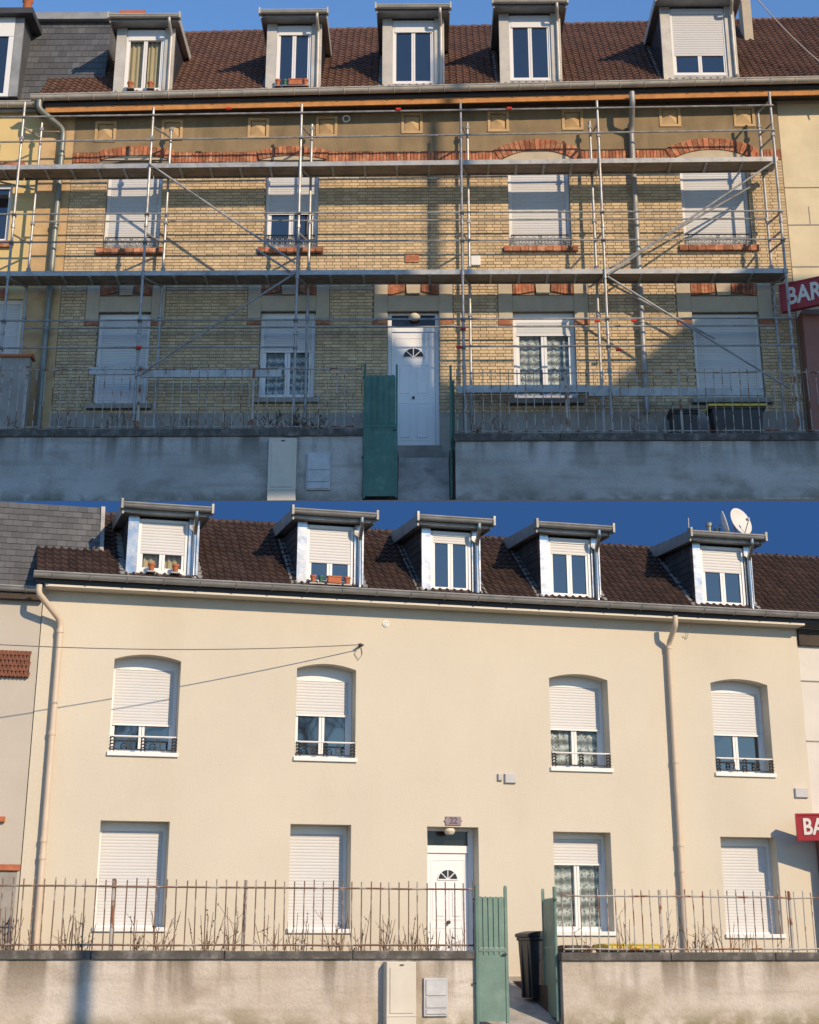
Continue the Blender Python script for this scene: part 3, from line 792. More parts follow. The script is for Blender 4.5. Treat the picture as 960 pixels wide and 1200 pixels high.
# bricks
blk = [(h[0], h[1], h[2], h[3]) for h in holes] + blocks + [(a[0] + .05, a[1] - .05, a[2] - .02, a[3]) for a in archs]
CH, BL, BH_, MJ = .081, .243, .147, .0105               # Flemish bond: stretcher, header, stretcher, header ...
variants = []
for i in range(10):
    q = MB(); q.tint = (i + .5) / 10
    q.cbox(-BL / 2 + MJ / 2, BL / 2 - MJ / 2, -.018, .006, -CH / 2 + MJ / 2, CH / 2 - MJ / 2, .005); variants.append(q.mesh('brick', M['brick']))
singles = []; mb = MB(); row = 0; z = zPl
while z + CH <= zRB0 + .02:
    iv = [(bxL, bxR)]
    for b_ in blk:
        if b_[2] < z + CH * .85 and b_[3] > z + CH * .15:
            nx = []
            for (p, q) in iv:
                if b_[1] <= p or b_[0] >= q: nx.append((p, q)); continue
                if b_[0] > p: nx.append((p, b_[0]))
                if b_[1] < q: nx.append((b_[1], q))
            iv = nx
    c0 = bxL - .5 - ((BL + BH_) / 2 if row % 2 else 0); st_ = True
    while c0 < bxR:
        c1 = c0 + (BL if st_ else BH_)
        for (p, q) in iv:
            a, b_ = max(c0, p), min(c1, q)
            if b_ - a < .035: continue
            if st_ and (b_ - a) > BL - 1e-4: singles.append(((a + b_) / 2, z + CH / 2))
            else:
                mb.tint = random.random(); mb.cbox(a + MJ / 2, b_ - MJ / 2, -.018 - random.uniform(-.003, .003), .006, z + MJ / 2, z + CH - MJ / 2, .005)
        c0 = c1; st_ = not st_
    z += CH; row += 1
# the stretchers round the sunlit middle of the wall stand as single pieces, the rest as one mass
cx0, cz0 = UP.L(560, 275)
singles.sort(key=lambda s_: abs(s_[0] - cx0) * .75 + abs(s_[1] - cz0))
for i, (x, z) in enumerate(singles):
    if i < 290:
        o = link('brick', random.choice(variants), bh); o.location = (x, random.uniform(-.003, .003), z)
    else:
        mb.tint = random.random(); mb.cbox(x - BL / 2 + MJ / 2, x + BL / 2 - MJ / 2, -.018 - random.uniform(-.003, .003), .006, z - CH / 2 + MJ / 2, z + CH / 2 - MJ / 2, .005)
mb.build('brickwork', M['brick'], bh, kind='stuff')

# windows
def upw(k, shut, box=.2, curt=None, **kw):
    a, b_, c, d = upwin[k]; return window(bh, a + .002, b_ - .002, c + .002, d - .002, UREV - .06, shut, box, curt, pitch=.065, fw=.085, **kw)
for k in ('w1', 'w3', 'w4'):
    W = upw(k, 1.0, .3); a, b_, c, d = upwin[k]; railing(W, a + .05, b_ - .05, c + .07, c + .32, .04, light=False)
W = upw('w2', .55, .3); a, b_, c, d = upwin['w2']; railing(W, a + .05, b_ - .05, c + .07, c + .36, .04, light=False)
upw('g1', 1.0, .17); upw('g4', 1.0, .14); upw('g2', .42, .14, curt='lace'); upw('g3', .16, .24, curt='lace')

def front_door(house, rect, y, trans_frac, knob_t=.5):
    """white panelled door with half-moon light, transom above"""
    a, b_, c, d = rect; H = d - c; zt = d - H * trans_frac; fw = .09
    f = MB(); f.box(a, a + fw, y - .05, y + .06, c, d); f.box(b_ - fw, b_, y - .05, y + .06, c, d); f.box(a + fw, b_ - fw, y - .05, y + .06, d - .05, d)
    f.box(a + fw, b_ - fw, y - .055, y + .06, zt - .06, zt + .06)
    D = f.build('door', M['door'], house)
    MB().box(a + fw, b_ - fw, y, y + .02, zt + .06, d - .05).build('transom_pane', M['black'], D)
    la, lb, lc, ld = a + fw + .006, b_ - fw - .006, c + .01, zt - .066
    leaf = MB(); leaf.box(la, lb, y - .02, y + .04, lc, ld)
    w_, h_ = lb - la, ld - lc; cx = (la + lb) / 2
    def panel(x0, x1, z0, z1):
        t = .014
        leaf.box(x0, x1, y - .030, y - .0195, z0, z0 + t); leaf.box(x0, x1, y - .030, y - .0195, z1 - t, z1)
        leaf.box(x0, x0 + t, y - .030, y - .0195, z0 + t, z1 - t); leaf.box(x1 - t, x1, y - .030, y - .0195, z0 + t, z1 - t)
        leaf.cbox(x0 + .05, x1 - .05, y - .034, y - .0195, z0 + .05, z1 - .05, .014)
    panel(la + w_ * .13, cx - w_ * .03, lc + h_ * .09, lc + h_ * .40); panel(cx + w_ * .03, lb - w_ * .13, lc + h_ * .09, lc + h_ * .40)
    panel(la + w_ * .13, cx - w_ * .03, lc + h_ * .46, lc + h_ * .72); panel(cx + w_ * .03, lb - w_ * .13, lc + h_ * .46, lc + h_ * .72)
    t = .012; x0, x1, z0, z1 = la + w_ * .07, lb - w_ * .07, lc + h_ * .05, lc + h_ * .95
    leaf.box(x0, x1, y - .028, y - .0195, z1 - t, z1); leaf.box(x0, x0 + t, y - .028, y - .0195, z0, z1 - t); leaf.box(x1 - t, x1, y - .028, y - .0195, z0, z1 - t)
    leaf.build('door_leaf', M['door'], D)
    r_ = w_ * .245; zc = lc + h_ * .785
    fan = MB(); n = 16
    fan.prism([(cx + r_ * math.cos(math.pi * i / n), zc + r_ * .92 * math.sin(math.pi * i / n)) for i in range(n + 1)], y - .027, y - .0195)
    fan.build('half_moon_pane', M['black'], D)
    fr_ = MB(); pts = [(cx + r_ * math.cos(math.pi * i / n), y - .03, zc + r_ * .92 * math.sin(math.pi * i / n)) for i in range(n + 1)]
    fr_.tube(pts, .012, 5); fr_.tube([pts[0], pts[-1]], .012, 5)
    for ang in (45, 90, 135): fr_.tube([(cx, y - .03, zc), (cx + r_ * math.cos(R(ang)), y - .03, zc + r_ * .92 * math.sin(R(ang)))], .011, 5)
    fr_.build('glazing_bars', M['door'], D)
    kb = MB(); kz_ = lc + h_ * .44
    kb.tube([(cx, y - .02, kz_), (cx, y - .05, kz_), (cx, y - .055, kz_), (cx, y - .08, kz_), (cx, y - .09, kz_)], .03, 10); kb.build('knob', M['iron'], D, smooth=True)
    return D
ud = front_door(bh, tuple(v + e for v, e in zip(upwin['door'], (.002, -.002, .0, -.002))), UREV - .06, .12)
a, b_, c, d = upwin['door']; lx_ = (a + b_) / 2 + .03
lm = MB(); lm.lathe([(.10, -.09), (.135, -.05), (.14, 0), (.10, .05), (.03, .06)], (lx_, .06, d - .10), 14); lm.build('door_lamp', M['lampglass'], bh, smooth=True)
MB().box(a - .02, b_ + .06, -.5, -.04, -.35, -.03).build('doorstep', M['plinth'], bh, bevel=.015)
# vent ring, plaque, junction box on the brick wall
vx_, vz_ = UP.L(406, 140)
q = MB(); q.tube([(vx_ + .085 * math.cos(t * math.pi / 8), -.04, vz_ + .085 * math.sin(t * math.pi / 8)) for t in range(17)], .022, 6, cap=False); q.build('vent_ring', M['white'], bh, smooth=True)
pa = UP.rect(475, 491, 298, 308); MB().box(pa[0], pa[1], -.05, .01, pa[2], pa[3]).build('plaque', M['redbrick'], bh)
pa = UP.rect(552, 563, 301, 312); MB().box(pa[0], pa[1], -.09, .01, pa[2], pa[3]).build('junction_box', M['white'], bh, bevel=.01)

# eave, roof, gutter
rxL = UP.L(42, 118, UYE)[0]; rxR = UP.L(1150, 90, UYE)[0]
USL = R(46)
ULEN = roof_len(UP, 480, 33, UYE, UZE + .02, USL)
cs, sn = math.cos(USL), math.sin(USL)
mb = MB(); mb.xprism([(UYE, UZE - .14), (UYE, UZE - .02), (UYE + ULEN * cs, UZE + ULEN * sn - .02), (UYE + ULEN * cs + 3.2, UZE + ULEN * sn - 3.2), (UYE + ULEN * cs + 3.2, UZE + ULEN * sn - 3.5), (UYE + ULEN * cs, UZE + ULEN * sn - .25)], rxL, rxR)
for i, v in enumerate(mb.v): mb.v[i] = (v[0], v[1], v[2] + UDZ * v[0])
roof = mb.build('roof', M['slate_dark'], bh)
udorm = []
DM = [dict(x0=136, x1=203, yt=33, yb=106, shut=0.0, curt='curtain_beige', pots=[(.2, 'terracotta', .17), (.72, 'terracotta', .17)], box=.30),
      dict(x0=313, x1=376, yt=28, yb=103, shut=0.0, pots=[(.08, 'terracotta', .14), (.28, 'greenpot', .12), (.58, 'terracotta', .34), (.86, 'terracotta', .16)], box=.27),
      dict(x0=449, x1=520, yt=22, yb=98, shut=0.0, box=.34),
      dict(x0=586, x1=657, yt=16, yb=94, shut=0.0, box=.34),
      dict(x0=776, x1=862, yt=8, yb=88, shut=.70, box=.16)]
for i, q in enumerate(DM):
    xm = UP.L((q['x0'] + q['x1']) / 2, q['yb'], UYE + .3)[0]
    rf = (UYE, UZE + UDZ * xm, USL)
    o, r_ = dormer(bh, UP, q['x0'], q['x1'], q['yt'], q['yb'], rf, UYE + .28, q['shut'], 'u', q.get('curt'), q.get('pots'), over=.34, jamb=.235, winbox=q['box'], deep=.5)
    udorm.append(r_)
def uskip(x, s_):
    y = UYE + s_ * cs
    return any(r_[0] + .03 < x < r_[1] - .03 and UYE + .4 < y < r_[4] - .2 for r_ in udorm)
t_ = tiles('roof_tiles', rxL, rxR, UYE - .05, UZE + UDZ * rxL + .0, USL, ULEN + .03, .172, .205, M['tile'], roof, uskip, UDZ, .032)
mb = MB(); x = rxL
while x < rxR:
    zz = UZE + ULEN * sn + UDZ * x; yy = UYE + ULEN * cs; mb.tint = random.random()
    mb.tube([(x, yy, zz - .02), (x + .3, yy, zz - .035 + UDZ * .3)], .11, 8, r1=.095); x += .29
mb.build('ridge_tiles', M['tile'], roof, smooth=True, kind='stuff')
gutter(rxL - .08, rxR, UYE - .03, uze(rxL) + .06, .115, bh, M['zinc'], dz=UDZ * (rxR - rxL))
def sloped(mb):
    mb.v = [(v[0], v[1], v[2] + UDZ * v[0]) for v in mb.v]; return mb
sloped(MB().box(UP.L(53, 127, UYE)[0], rxR, UYE + .02, UYE + .06, UZE - .30, UZE - .145)).build('fascia', M['wood'], bh)
sloped(MB().box(rxL, rxR, UYE + .065, .02, UZE - .20, UZE - .15)).build('soffit', M['soffit'], bh)
MB().box(UP.L(868, 10, 2.2)[0], UP.L(846, 10, 2.2)[0] + .75, 2.0, 2.5, UZE + 1.2, UZE + 4.2).build('chimney', M['stone'], bh)
# downpipes
pl, pz = UP.L(46, 122, UYE - .15); p2, z2 = UP.L(77, 152, -.14); p3, z3 = UP.L(44, 478, -.14); p2 = (p2 + p3) / 2
pipe('downpipe', [(pl, UYE - .15, pz + .1), (pl, UYE - .15, pz - .12), (p2, -.14, z2), (p2, -.14, z3 - .6)], .075, M['pipe_grey'], bh, [((p2, -.14, UP.L(60, 265)[1]), (0, 0, 1)), ((p2, -.14, UP.L(60, 385)[1]), (0, 0, 1)), ((p2, -.14, UP.L(60, 185)[1]), (0, 0, 1))])
p5, z5 = UP.L(737, 110, UYE - .15); p6 = UP.L(747, 280, -.14)[0]; z6 = UP.L(747, 455, -.14)[1]
pipe('downpipe', [(p6, UYE - .15, z5 + .05), (p6, UYE - .15, z5 - .25), (p6, -.14, z5 - .75), (p6, -.14, z6 - .6)], .07, M['zinc_dull'], bh, [((p6, -.14, UP.L(747, q)[1]), (0, 0, 1)) for q in (150, 265, 380)])

# ------------------------------------------------------------------ scaffold
YO, YI = -1.0, -.36
sc = UP.root('scaffold', 'galvanised steel tube scaffold with two plank decks across the brick house front', 'scaffold', loc=(0, YO, -.5))
def sp(x, y, z): return (x, y - YO, z + .5)                # house coords -> scaffold coords
def bar(name, p, q, r=.028, m='galv', n=8): return MB().tube([sp(*p), sp(*q)], r, n).build(name, M[m], sc, smooth=True)
poles = [(12, 300, 120, 470), (169, 300, 126, 492), (349, 300, 122, 474), (542, 300, 120, 498), (708, 300, 118, 470), (919, 300, 108, 500)]
PX = [UP.L(p[0], p[1], YO)[0] for p in poles]
IX = [UP.L(p, 300, YI)[0] for p in (35, 192, 362, 550, 698, 903)]
zP1 = UP.L(480, 318, YO)[1]; zP2 = UP.L(480, 190, YO)[1]
zfoot = -.46
def coupler(x, y, z):
    q = MB(); q.cbox(*(lambda a: (a[0] - .05, a[0] + .05, a[1] - .045, a[1] + .045, a[2] - .05, a[2] + .05))(sp(x, y, z)), .02); q.build('coupler', M['galv'], sc)
for i, p in enumerate(poles):
    zt = UP.L(p[0], p[2], YO)[1]
    bar('standard', (PX[i], YO, zfoot), (PX[i], YO, zt), .033)
    bar('standard', (IX[i], YI, zfoot), (IX[i], YI, UP.L(p[0], p[2] + 24, YI)[1]), .033)
    for xx, yy in ((PX[i], YO), (IX[i], YI)):
        q = MB(); a_ = sp(xx, yy, zfoot); q.box(a_[0] - .09, a_[0] + .09, a_[1] - .09, a_[1] + .09, a_[2] - .035, a_[2]); q.build('base_plate', M['galv'], sc)
    for z in (zP1 - .12, zP2 - .12, zP1 + 1.0, zP2 + 1.0): bar('transom', (PX[i], YO, z), (IX[i], YI, z), .026)
    for zpx in (160, 250, 283, 375, 407): coupler(PX[i], YO, UP.L(480, zpx, YO)[1])
    for k_ in range(5):
        coupler(IX[i], YI, UP.L(480, 150 + k_ * 55, YI)[1])
    # clamp collars on the standards
    for zz in (.55, 1.6, 2.5, 3.9, 5.2):
        q = MB(); a_ = sp(PX[i], YO, zz + .1 * math.sin(i * 3)); q.tube([a_, (a_[0], a_[1], a_[2] + .09)], .05, 8); q.build('coupler', M['galv'], sc)
bays = list(range(5))
x_left = UP.L(-80, 300, YO)[0]
for zpx, nm in ((160, 'guardrail'), (131, 'guardrail'), (250, 'guardrail'), (283, 'guardrail'), (375, 'guardrail'), (407, 'guardrail')):
    for i in [-1] + bays:
        if zpx == 407 and i in (2,): continue
        if zpx in (375,) and i == -1: pass
        xa = x_left if i < 0 else PX[i]; xb = PX[0] if i < 0 else PX[i + 1]
        z = UP.L(480, zpx, YO)[1]; dz = UDZ * xa * .6 if zpx < 170 else 0; dz2 = UDZ * xb * .6 if zpx < 170 else 0
        bar(nm, (xa - .06, YO - .05, z + dz), (xb + .06, YO - .05, z + dz2), .024)
    if zpx in (250, 375):
        for i in bays: bar('inner_ledger', (IX[i], YI, UP.L(480, zpx + 8, YI)[1]), (IX[i + 1], YI, UP.L(480, zpx + 8, YI)[1]), .022)
# platforms: aluminium decks with a toe-side beam, one per bay
for z, dzs in ((zP2, UDZ * .35), (zP1, 0)):
    for i in [-1] + bays:
        xa = x_left if i < 0 else PX[i]; xb = PX[0] if i < 0 else PX[i + 1]
        if i == 4: xb += .08
        za, zb = z + dzs * xa, z + dzs * xb
        def seg(y0, y1, z0, z1):
            q = MB(); A = sp(xa + .01, y0, 0); B = sp(xb - .01, y1, 0)
            q.add([(A[0], A[1], za + z0 + .5), (B[0], A[1], zb + z0 + .5), (B[0], B[1], zb + z0 + .5), (A[0], B[1], za + z0 + .5), (A[0], A[1], za + z1 + .5), (B[0], A[1], zb + z1 + .5), (B[0], B[1], zb + z1 + .5), (A[0], B[1], za + z1 + .5)],
                  [(3, 2, 1, 0), (4, 5, 6, 7), (0, 1, 5, 4), (1, 2, 6, 5), (2, 3, 7, 6), (3, 0, 4, 7)]); return q
        P = seg(YO + .04, (YO + YI) / 2 - .006, -.05, .0).build('platform', M['deck'], sc)
        P2 = seg((YO + YI) / 2 + .006, YI - .04, -.05, .0).build('platform', M['deck'], sc)
        seg(YO + .015, YO + .038, -.07, .05).build('deck_edge', M['alu'], P)
        seg(YI - .038, YI - .015, -.09, .02).build('deck_edge', M['alu'], P2)
        for t in (.2, .4, .6, .8):
            xx = xa + (xb - xa) * t; q = MB(); A = sp(xx - .03, YO + .045, za + (zb - za) * t - .09); B = sp(xx + .03, YI - .045, za + (zb - za) * t - .052); q.box(A[0], B[0], A[1], B[1], A[2], B[2]); q.build('deck_rib', M['alu'], P)
# diagonals
def dpx(a, b_, y=YO - .05): 
    p = UP.L(*a, y); q = UP.L(*b_, y); return bar('diagonal_brace', (p[0], y, p[1]), (q[0], y, q[1]), .026)
dpx((175, 192), (346, 308)); dpx((158, 442), (346, 320)); dpx((712, 322), (906, 190)); dpx((712, 324), (925, 455)); dpx((714, 332), (838, 397), YI); dpx((705, 320), (888, 214), YI); dpx((340, 318), (300, 292)); dpx((0, 213), (40, 222), YI)
# low aluminium beams at ground level and the end guard frame
for (xa, xb, ypx, yy) in ((104, 170, 435, YO + .06), (168, 330, 438, YO + .06), (545, 690, 456, YO + .06), (690, 895, 460, YO + .06), (536, 720, 457, YI)):
    A = UP.L(xa, ypx, yy); B = UP.L(xb, ypx, yy); q = MB(); p1 = sp(A[0], yy - .03, A[1] - .09); p2_ = sp(B[0], yy + .03, A[1] + .09); q.box(p1[0], p2_[0], p1[1], p2_[1], p1[2], p2_[2]); q.build('lattice_beam', M['alu'], sc)
for zpx in (118, 160, 250, 283, 318): 
    z = UP.L(905, zpx, YO)[1]; bar('end_rail', (PX[5], YO, z), (IX[5], YI, z), .026)
for px, py in ((543, 385), (700, 376), (743, 376), (725, 410), (163, 407), (538, 407), (268, 127), (467, 128), (597, 127)):
    A = UP.L(px, py, YO - .08); a_ = sp(A[0], YO - .08, A[1]); q = MB(); q.tube([(a_[0] - .06, a_[1], a_[2]), (a_[0] + .06, a_[1], a_[2])], .036, 6); q.build('red_wedge', M['redpl'], sc)

# ------------------------------------------------------------------ neighbours of the brick house
sh = UP.root('slate_roofed_house', 'pale yellow neighbouring house with grey slate mansard left of the brick house', 'house', loc=(uxL, 0, 0))
zE = UP.L(20, 128)[1]; zTop = UP.L(60, 22, .9)[1]
holes2 = []
wr = UP.rect(-40, 12, 215, 282, .0); holes2.append((wr[0] - uxL, wr[1] - uxL, wr[2], wr[3], 0)); gr = UP.rect(-30, 22, 350, 460, .0); holes2.append((gr[0] - uxL, gr[1] - uxL, gr[2], gr[3], 0))
mb = MB(); wall_holes(mb, -9, -.01, -1.2, zE, holes2, .03, .2); mb.build('wall', M['neigh'], sh)
window(sh, *[wr[0] - uxL + .002, wr[1] - uxL - .002, wr[2] + .002, wr[3] - .002], .17, 0, .1)
window(sh, *[gr[0] - uxL + .002, gr[1] - uxL - .002, gr[2] + .002, gr[3] - .002], .17, 1., .1)
MB().box(wr[0] - uxL - .15, wr[1] - uxL + .25, -.06, .1, wr[3] + .25, wr[3] + .55).build('brick_lintel', M['redbrick'], sh)
MB().box(wr[0] - uxL - .1, wr[1] - uxL + .15, -.06, .1, wr[2] - .18, wr[2] - .02).build('sill', M['redbrick'], sh)
MB().box(wr[0] - uxL - .1, wr[1] - uxL + .12, -.02, .1, gr[3] + .0 + .02, gr[3] + .28).build('brick_lintel', M['redbrick'], sh)
mxR = UP.L(127, 70, .9)[0] - uxL; y0m = .35; z0m = zE + .12
RF = MB(); RF.xprism([(y0m, z0m), (y0m + .75, zTop), (5, zTop + .1), (5, z0m)], -9, mxR); rfo = RF.build('roof', M['slate'], sh)
q = MB(); slates(q, (-9, y0m, z0m), (9 + mxR, 0, 0), (0, .75, zTop - z0m), 52, 15, (0, -.95, .3), .012); q.build('roof_slates', M['slate'], rfo, kind='stuff')
MB().box(-9, mxR + .12, y0m + .55, 2.2, zTop, zTop + .2).build('roof_edge', M['zinc_dull'], sh)
gutter(-9, .1, -.12, zE + .05, .11, sh, M['zinc'])
MB().box(-9, -.01, -.13, .03, zE - .12, zE + .02).build('eave_board', M['zinc_dull'], sh)
MB().box(.02, mxR + .3, UYE + .7, y0m + .5, zE + .15, zE + .25).build('valley_flashing', M['zinc_dull'], sh)
# its dormer window, seen at the very edge
da = UP.rect(-60, 25, 22, 114, .1); a, b_, c, d = da[0] - uxL, da[1] - uxL, da[2], da[3]
q = MB(); q.box(a, b_ - .003, .12, 1.4, c, d); dmo = q.build('dormer', M['slate'], sh)
MB().box(b_ - .22, b_, .05, .115, c, d).build('jamb', M['zinc_dull'], dmo)
MB().box(a, b_ - .23, .05, .115, c, c + .09).build('sill_rail', M['pvc'], dmo); MB().box(a, b_ - .23, .04, .115, d - .55, d).build('shutter_box', M['pvc'], dmo)
MB().box(b_ - .36, b_ - .23, .05, .115, c + .09, d - .55).build('window_frame', M['pvc'], dmo); MB().box(b_ - .86, b_ - .72, .05, .115, c + .09, d - .55).build('window_frame', M['pvc'], dmo)
MB().box(a, b_ - .36, .09, .11, c + .09, d - .55).build('pane', M['glass'], dmo)
MB().box(a - .1, b_ + .25, -.2, 1.3, d, d + .16).build('dormer_roof', M['slate_dark'], dmo)
# chimney pots
for (px, wpx, kind_) in ((33, 9, 0), (153, 22, 1)):
    cxp, czp = UP.L(px, 12, 1.6); q = MB()
    if kind_ == 0:
        q.lathe([(.14, -.5), (.12, .3), (.15, .34), (.15, .42)], (cxp - uxL, 1.5, czp - .15), 12); q.build('chimney_pot', M['terracotta'], sh, smooth=True)
    else:
        q.box(cxp - uxL - .3, cxp - uxL + .3, 1.9, 2.5, czp - 1.2, czp + .02); q.build('chimney', M['stone'], sh)
        q = MB(); q.box(cxp - uxL - .36, cxp - uxL + .36, 1.84, 2.56, czp + .02, czp + .14); q.build('chimney_cap', M['terracotta'], sh)
# party wall with terracotta coping at the left
pw = UP.rect(-60, 32, 414, 500, -1.0); pwr = UP.root('party_wall', 'low grey wall with terracotta coping between the two front gardens beside the brick house', 'wall', loc=(pw[1], -1.0, -.55))
MB().box(-1.6, 0, 0, .28, 0, pw[3] + .55 - .1).build('wall_body', M['plinth'], pwr)
q = MB(); q.xprism([(-.06, pw[3] + .45), (-.06, pw[3] + .51), (.14, pw[3] + .58), (.34, pw[3] + .51), (.34, pw[3] + .45)], -1.6, .05); q.build('coping', M['terracotta'], pwr)

def bar_building(fr, xL, wall_m, eave_z, label, front_z, proj=.5):
    h = fr.root('bar_building', label, 'house', loc=(xL, 0, 0))
    MB().box(.012, 9, .02, 6, -.6, eave_z).build('wall', M[wall_m], h)
    # joints of rendered panels
    zz = front_z + .4
    for k, dz in enumerate((.9, 2.0, 3.0)):
        if zz + dz < eave_z: MB().box(.012, 9, .004, .025, zz + dz, zz + dz + .02).build('joint_strip', M['plinth'], h)
    for k in range(3):
        MB().box(.55 + k * 1.1, .565 + k * 1.1, .008, .025, zz + 2.02, zz + 2.5).build('joint_strip', M['plinth'], h)
    f = MB(); f.box(.03, 9, -proj, .015, -.6, front_z); fo = f.build('shopfront', M['barfront'], h)
    MB().box(.02, 9, -proj - .06, -proj - .001, front_z - .12, front_z).build('cornice', M['plinth'], fo)
    return h
def bar_sign(fr, x, y, z0, z1, L_, rz, label):
    s_ = fr.root('bar_sign', label, 'sign', loc=(x, y, z0), rz=rz)
    H = z1 - z0
    MB().box(0, L_, -.06, .06, 0, H).build('sign_box', M['signred'], s_, bevel=.012)
    q = MB(); e = .035; q.box(-.012, L_, -.075, .07, -.02, e - .02); q.box(-.012, L_, -.075, .07, H - e + .02, H + .02); q.box(-.012, e - .012, -.075, .07, e - .02, H - e + .02); q.build('sign_frame', M['signred'], s_)
    text_mesh('lettering', 'BAR', H * .92, M['signwhite'], s_, (.14 * H / .6, -.066, H * .48), offset=.022 * H, align='LEFT', xs=.8)
    q = MB(); q.tube([(.75, .05, H * .5), (.75, .3, H * .5)], .03, 6); q.build('bracket', M['iron'], s_)
    return s_
zf = UP.L(940, 372)[1]
bar_building(UP, uxR, 'barwall', uze(uxR) + .2, 'cream rendered bar building with pinkish shopfront right of the brick house', zf, .5)
sa = UP.L(917, 366, -.6); sb = UP.L(917, 336, -.6)
bar_sign(UP, sa[0], -.62, sa[1], sb[1], 2.2, R(-34), 'red box sign with white letters BAR beside the scaffold')

# ------------------------------------------------------------------ upper garden wall, railings, gate
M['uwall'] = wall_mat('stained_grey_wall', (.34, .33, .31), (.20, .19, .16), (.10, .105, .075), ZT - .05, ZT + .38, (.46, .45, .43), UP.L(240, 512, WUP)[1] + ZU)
def garden_wall(fr, x0, x1, y, zb, zt, m, label, cop_h=.17, thick=.24, zslope=0.0):
    h = fr.root('garden_wall', label, 'wall', loc=(x0, y, zb))
    L_ = x1 - x0; H = zt - zb
    # slightly uneven face
    nx, nz = 30, 8; q = MB(); vs = []; fs = []
    for i in range(nx + 1):
        for j in range(nz + 1):
            e = .0 if i in (0, nx) or j in (0, nz) else random.uniform(-.006, .006)
            vs.append((L_ * i / nx, e, (H - cop_h) * j / nz))
    for i in range(nx):
        for j in range(nz):
            k = i * (nz + 1) + j; fs.append((k, k + nz + 1, k + nz + 2, k + 1))
    q.add(vs, fs)
    q.add([(0, 0, 0), (0, thick, 0), (0, thick, H - cop_h), (0, 0, H - cop_h), (L_, 0, 0), (L_, thick, 0), (L_, thick, H - cop_h), (L_, 0, H - cop_h)], [(3, 2, 1, 0), (4, 5, 6, 7), (1, 5, 6, 2)][:2] + [(2, 6, 5, 1), (3, 7, 6, 2)])
    q.build('wall_body', m, h)
    n = max(1, int(round(L_ / 2.1))); 
    for i in range(n):
        a_, b2 = L_ * i / n, L_ * (i + 1) / n
        j = random.uniform(-.006, .006)
        MB().box(a_ + .004 - (.03 if i == 0 else 0), b2 - .004 + (.03 if i == n - 1 else 0), -.05 + j, thick + .05, H - cop_h, H + j).build('coping_stone', M['coping'], h, bevel=.012)
    return h
uwz = UP.L(240, 503, WUP)[1]; uwb = ZT - ZU - .01
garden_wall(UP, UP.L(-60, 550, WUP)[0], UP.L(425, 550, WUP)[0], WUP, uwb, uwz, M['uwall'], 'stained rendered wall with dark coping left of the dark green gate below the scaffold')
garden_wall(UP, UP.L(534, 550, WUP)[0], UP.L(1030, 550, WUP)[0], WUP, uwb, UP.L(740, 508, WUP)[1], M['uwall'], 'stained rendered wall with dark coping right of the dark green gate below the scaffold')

def fence(fr, x0, x1, y, z0, z1, pitch, label, m='rust', posts=(), group=None, mp='rust', lowrail=.08, zr=.10):
    h = fr.root('railing_fence', label, 'fence', group, loc=(x0, y, z0)); L_ = x1 - x0; H = z1 - z0
    n = int(round(L_ / pitch))
    for i in range(n + 1):
        x = L_ * i / n; j = random.gauss(0, .007); k = random.uniform(-.02, .015)
        MB().tube([(x, 0, .0), (x + j * .5, random.gauss(0, .006), H * .5), (x + j, random.gauss(0, .01), H + k)], .0105, 5).build('bar', M[m], h)
    for zz, r_ in ((lowrail, .014), (H - zr, .014)):
        q = MB(); k = 14; pts = [(L_ * t / k, -.012, zz + random.gauss(0, .004)) for t in range(k + 1)]
        q.tube(pts, r_, 4); q.build('rail', M[m], h)
    for px_ in posts:
        q = MB(); x = px_ - x0; q.tube([(x, .03, -.01), (x + random.gauss(0, .01), .03, H * 1.0)], .028, 8); q.build('post', M[mp], h, smooth=True)
    return h
yfn = WUP + .11
fx0, fx1 = UP.L(-50, 470, yfn)[0], UP.L(424, 470, yfn)[0]
fence(UP, fx0, fx1, yfn, uwz + .006, UP.L(200, 428, yfn)[1], .19, 'rusty white iron railing on the stained wall left of the dark green gate', 'rust',
      [UP.L(x, 470, yfn)[0] for x in (29, 163, 296)])
fz = UP.L(740, 508, WUP)[1]
fence(UP, UP.L(536, 470, yfn)[0], UP.L(1030, 470, yfn)[0], yfn, fz + .006, UP.L(740, 432, yfn)[1], .19, 'rusty white iron railing on the stained wall right of the dark green gate', 'rust',
      [UP.L(x, 470, yfn)[0] for x in (664, 798, 934)])

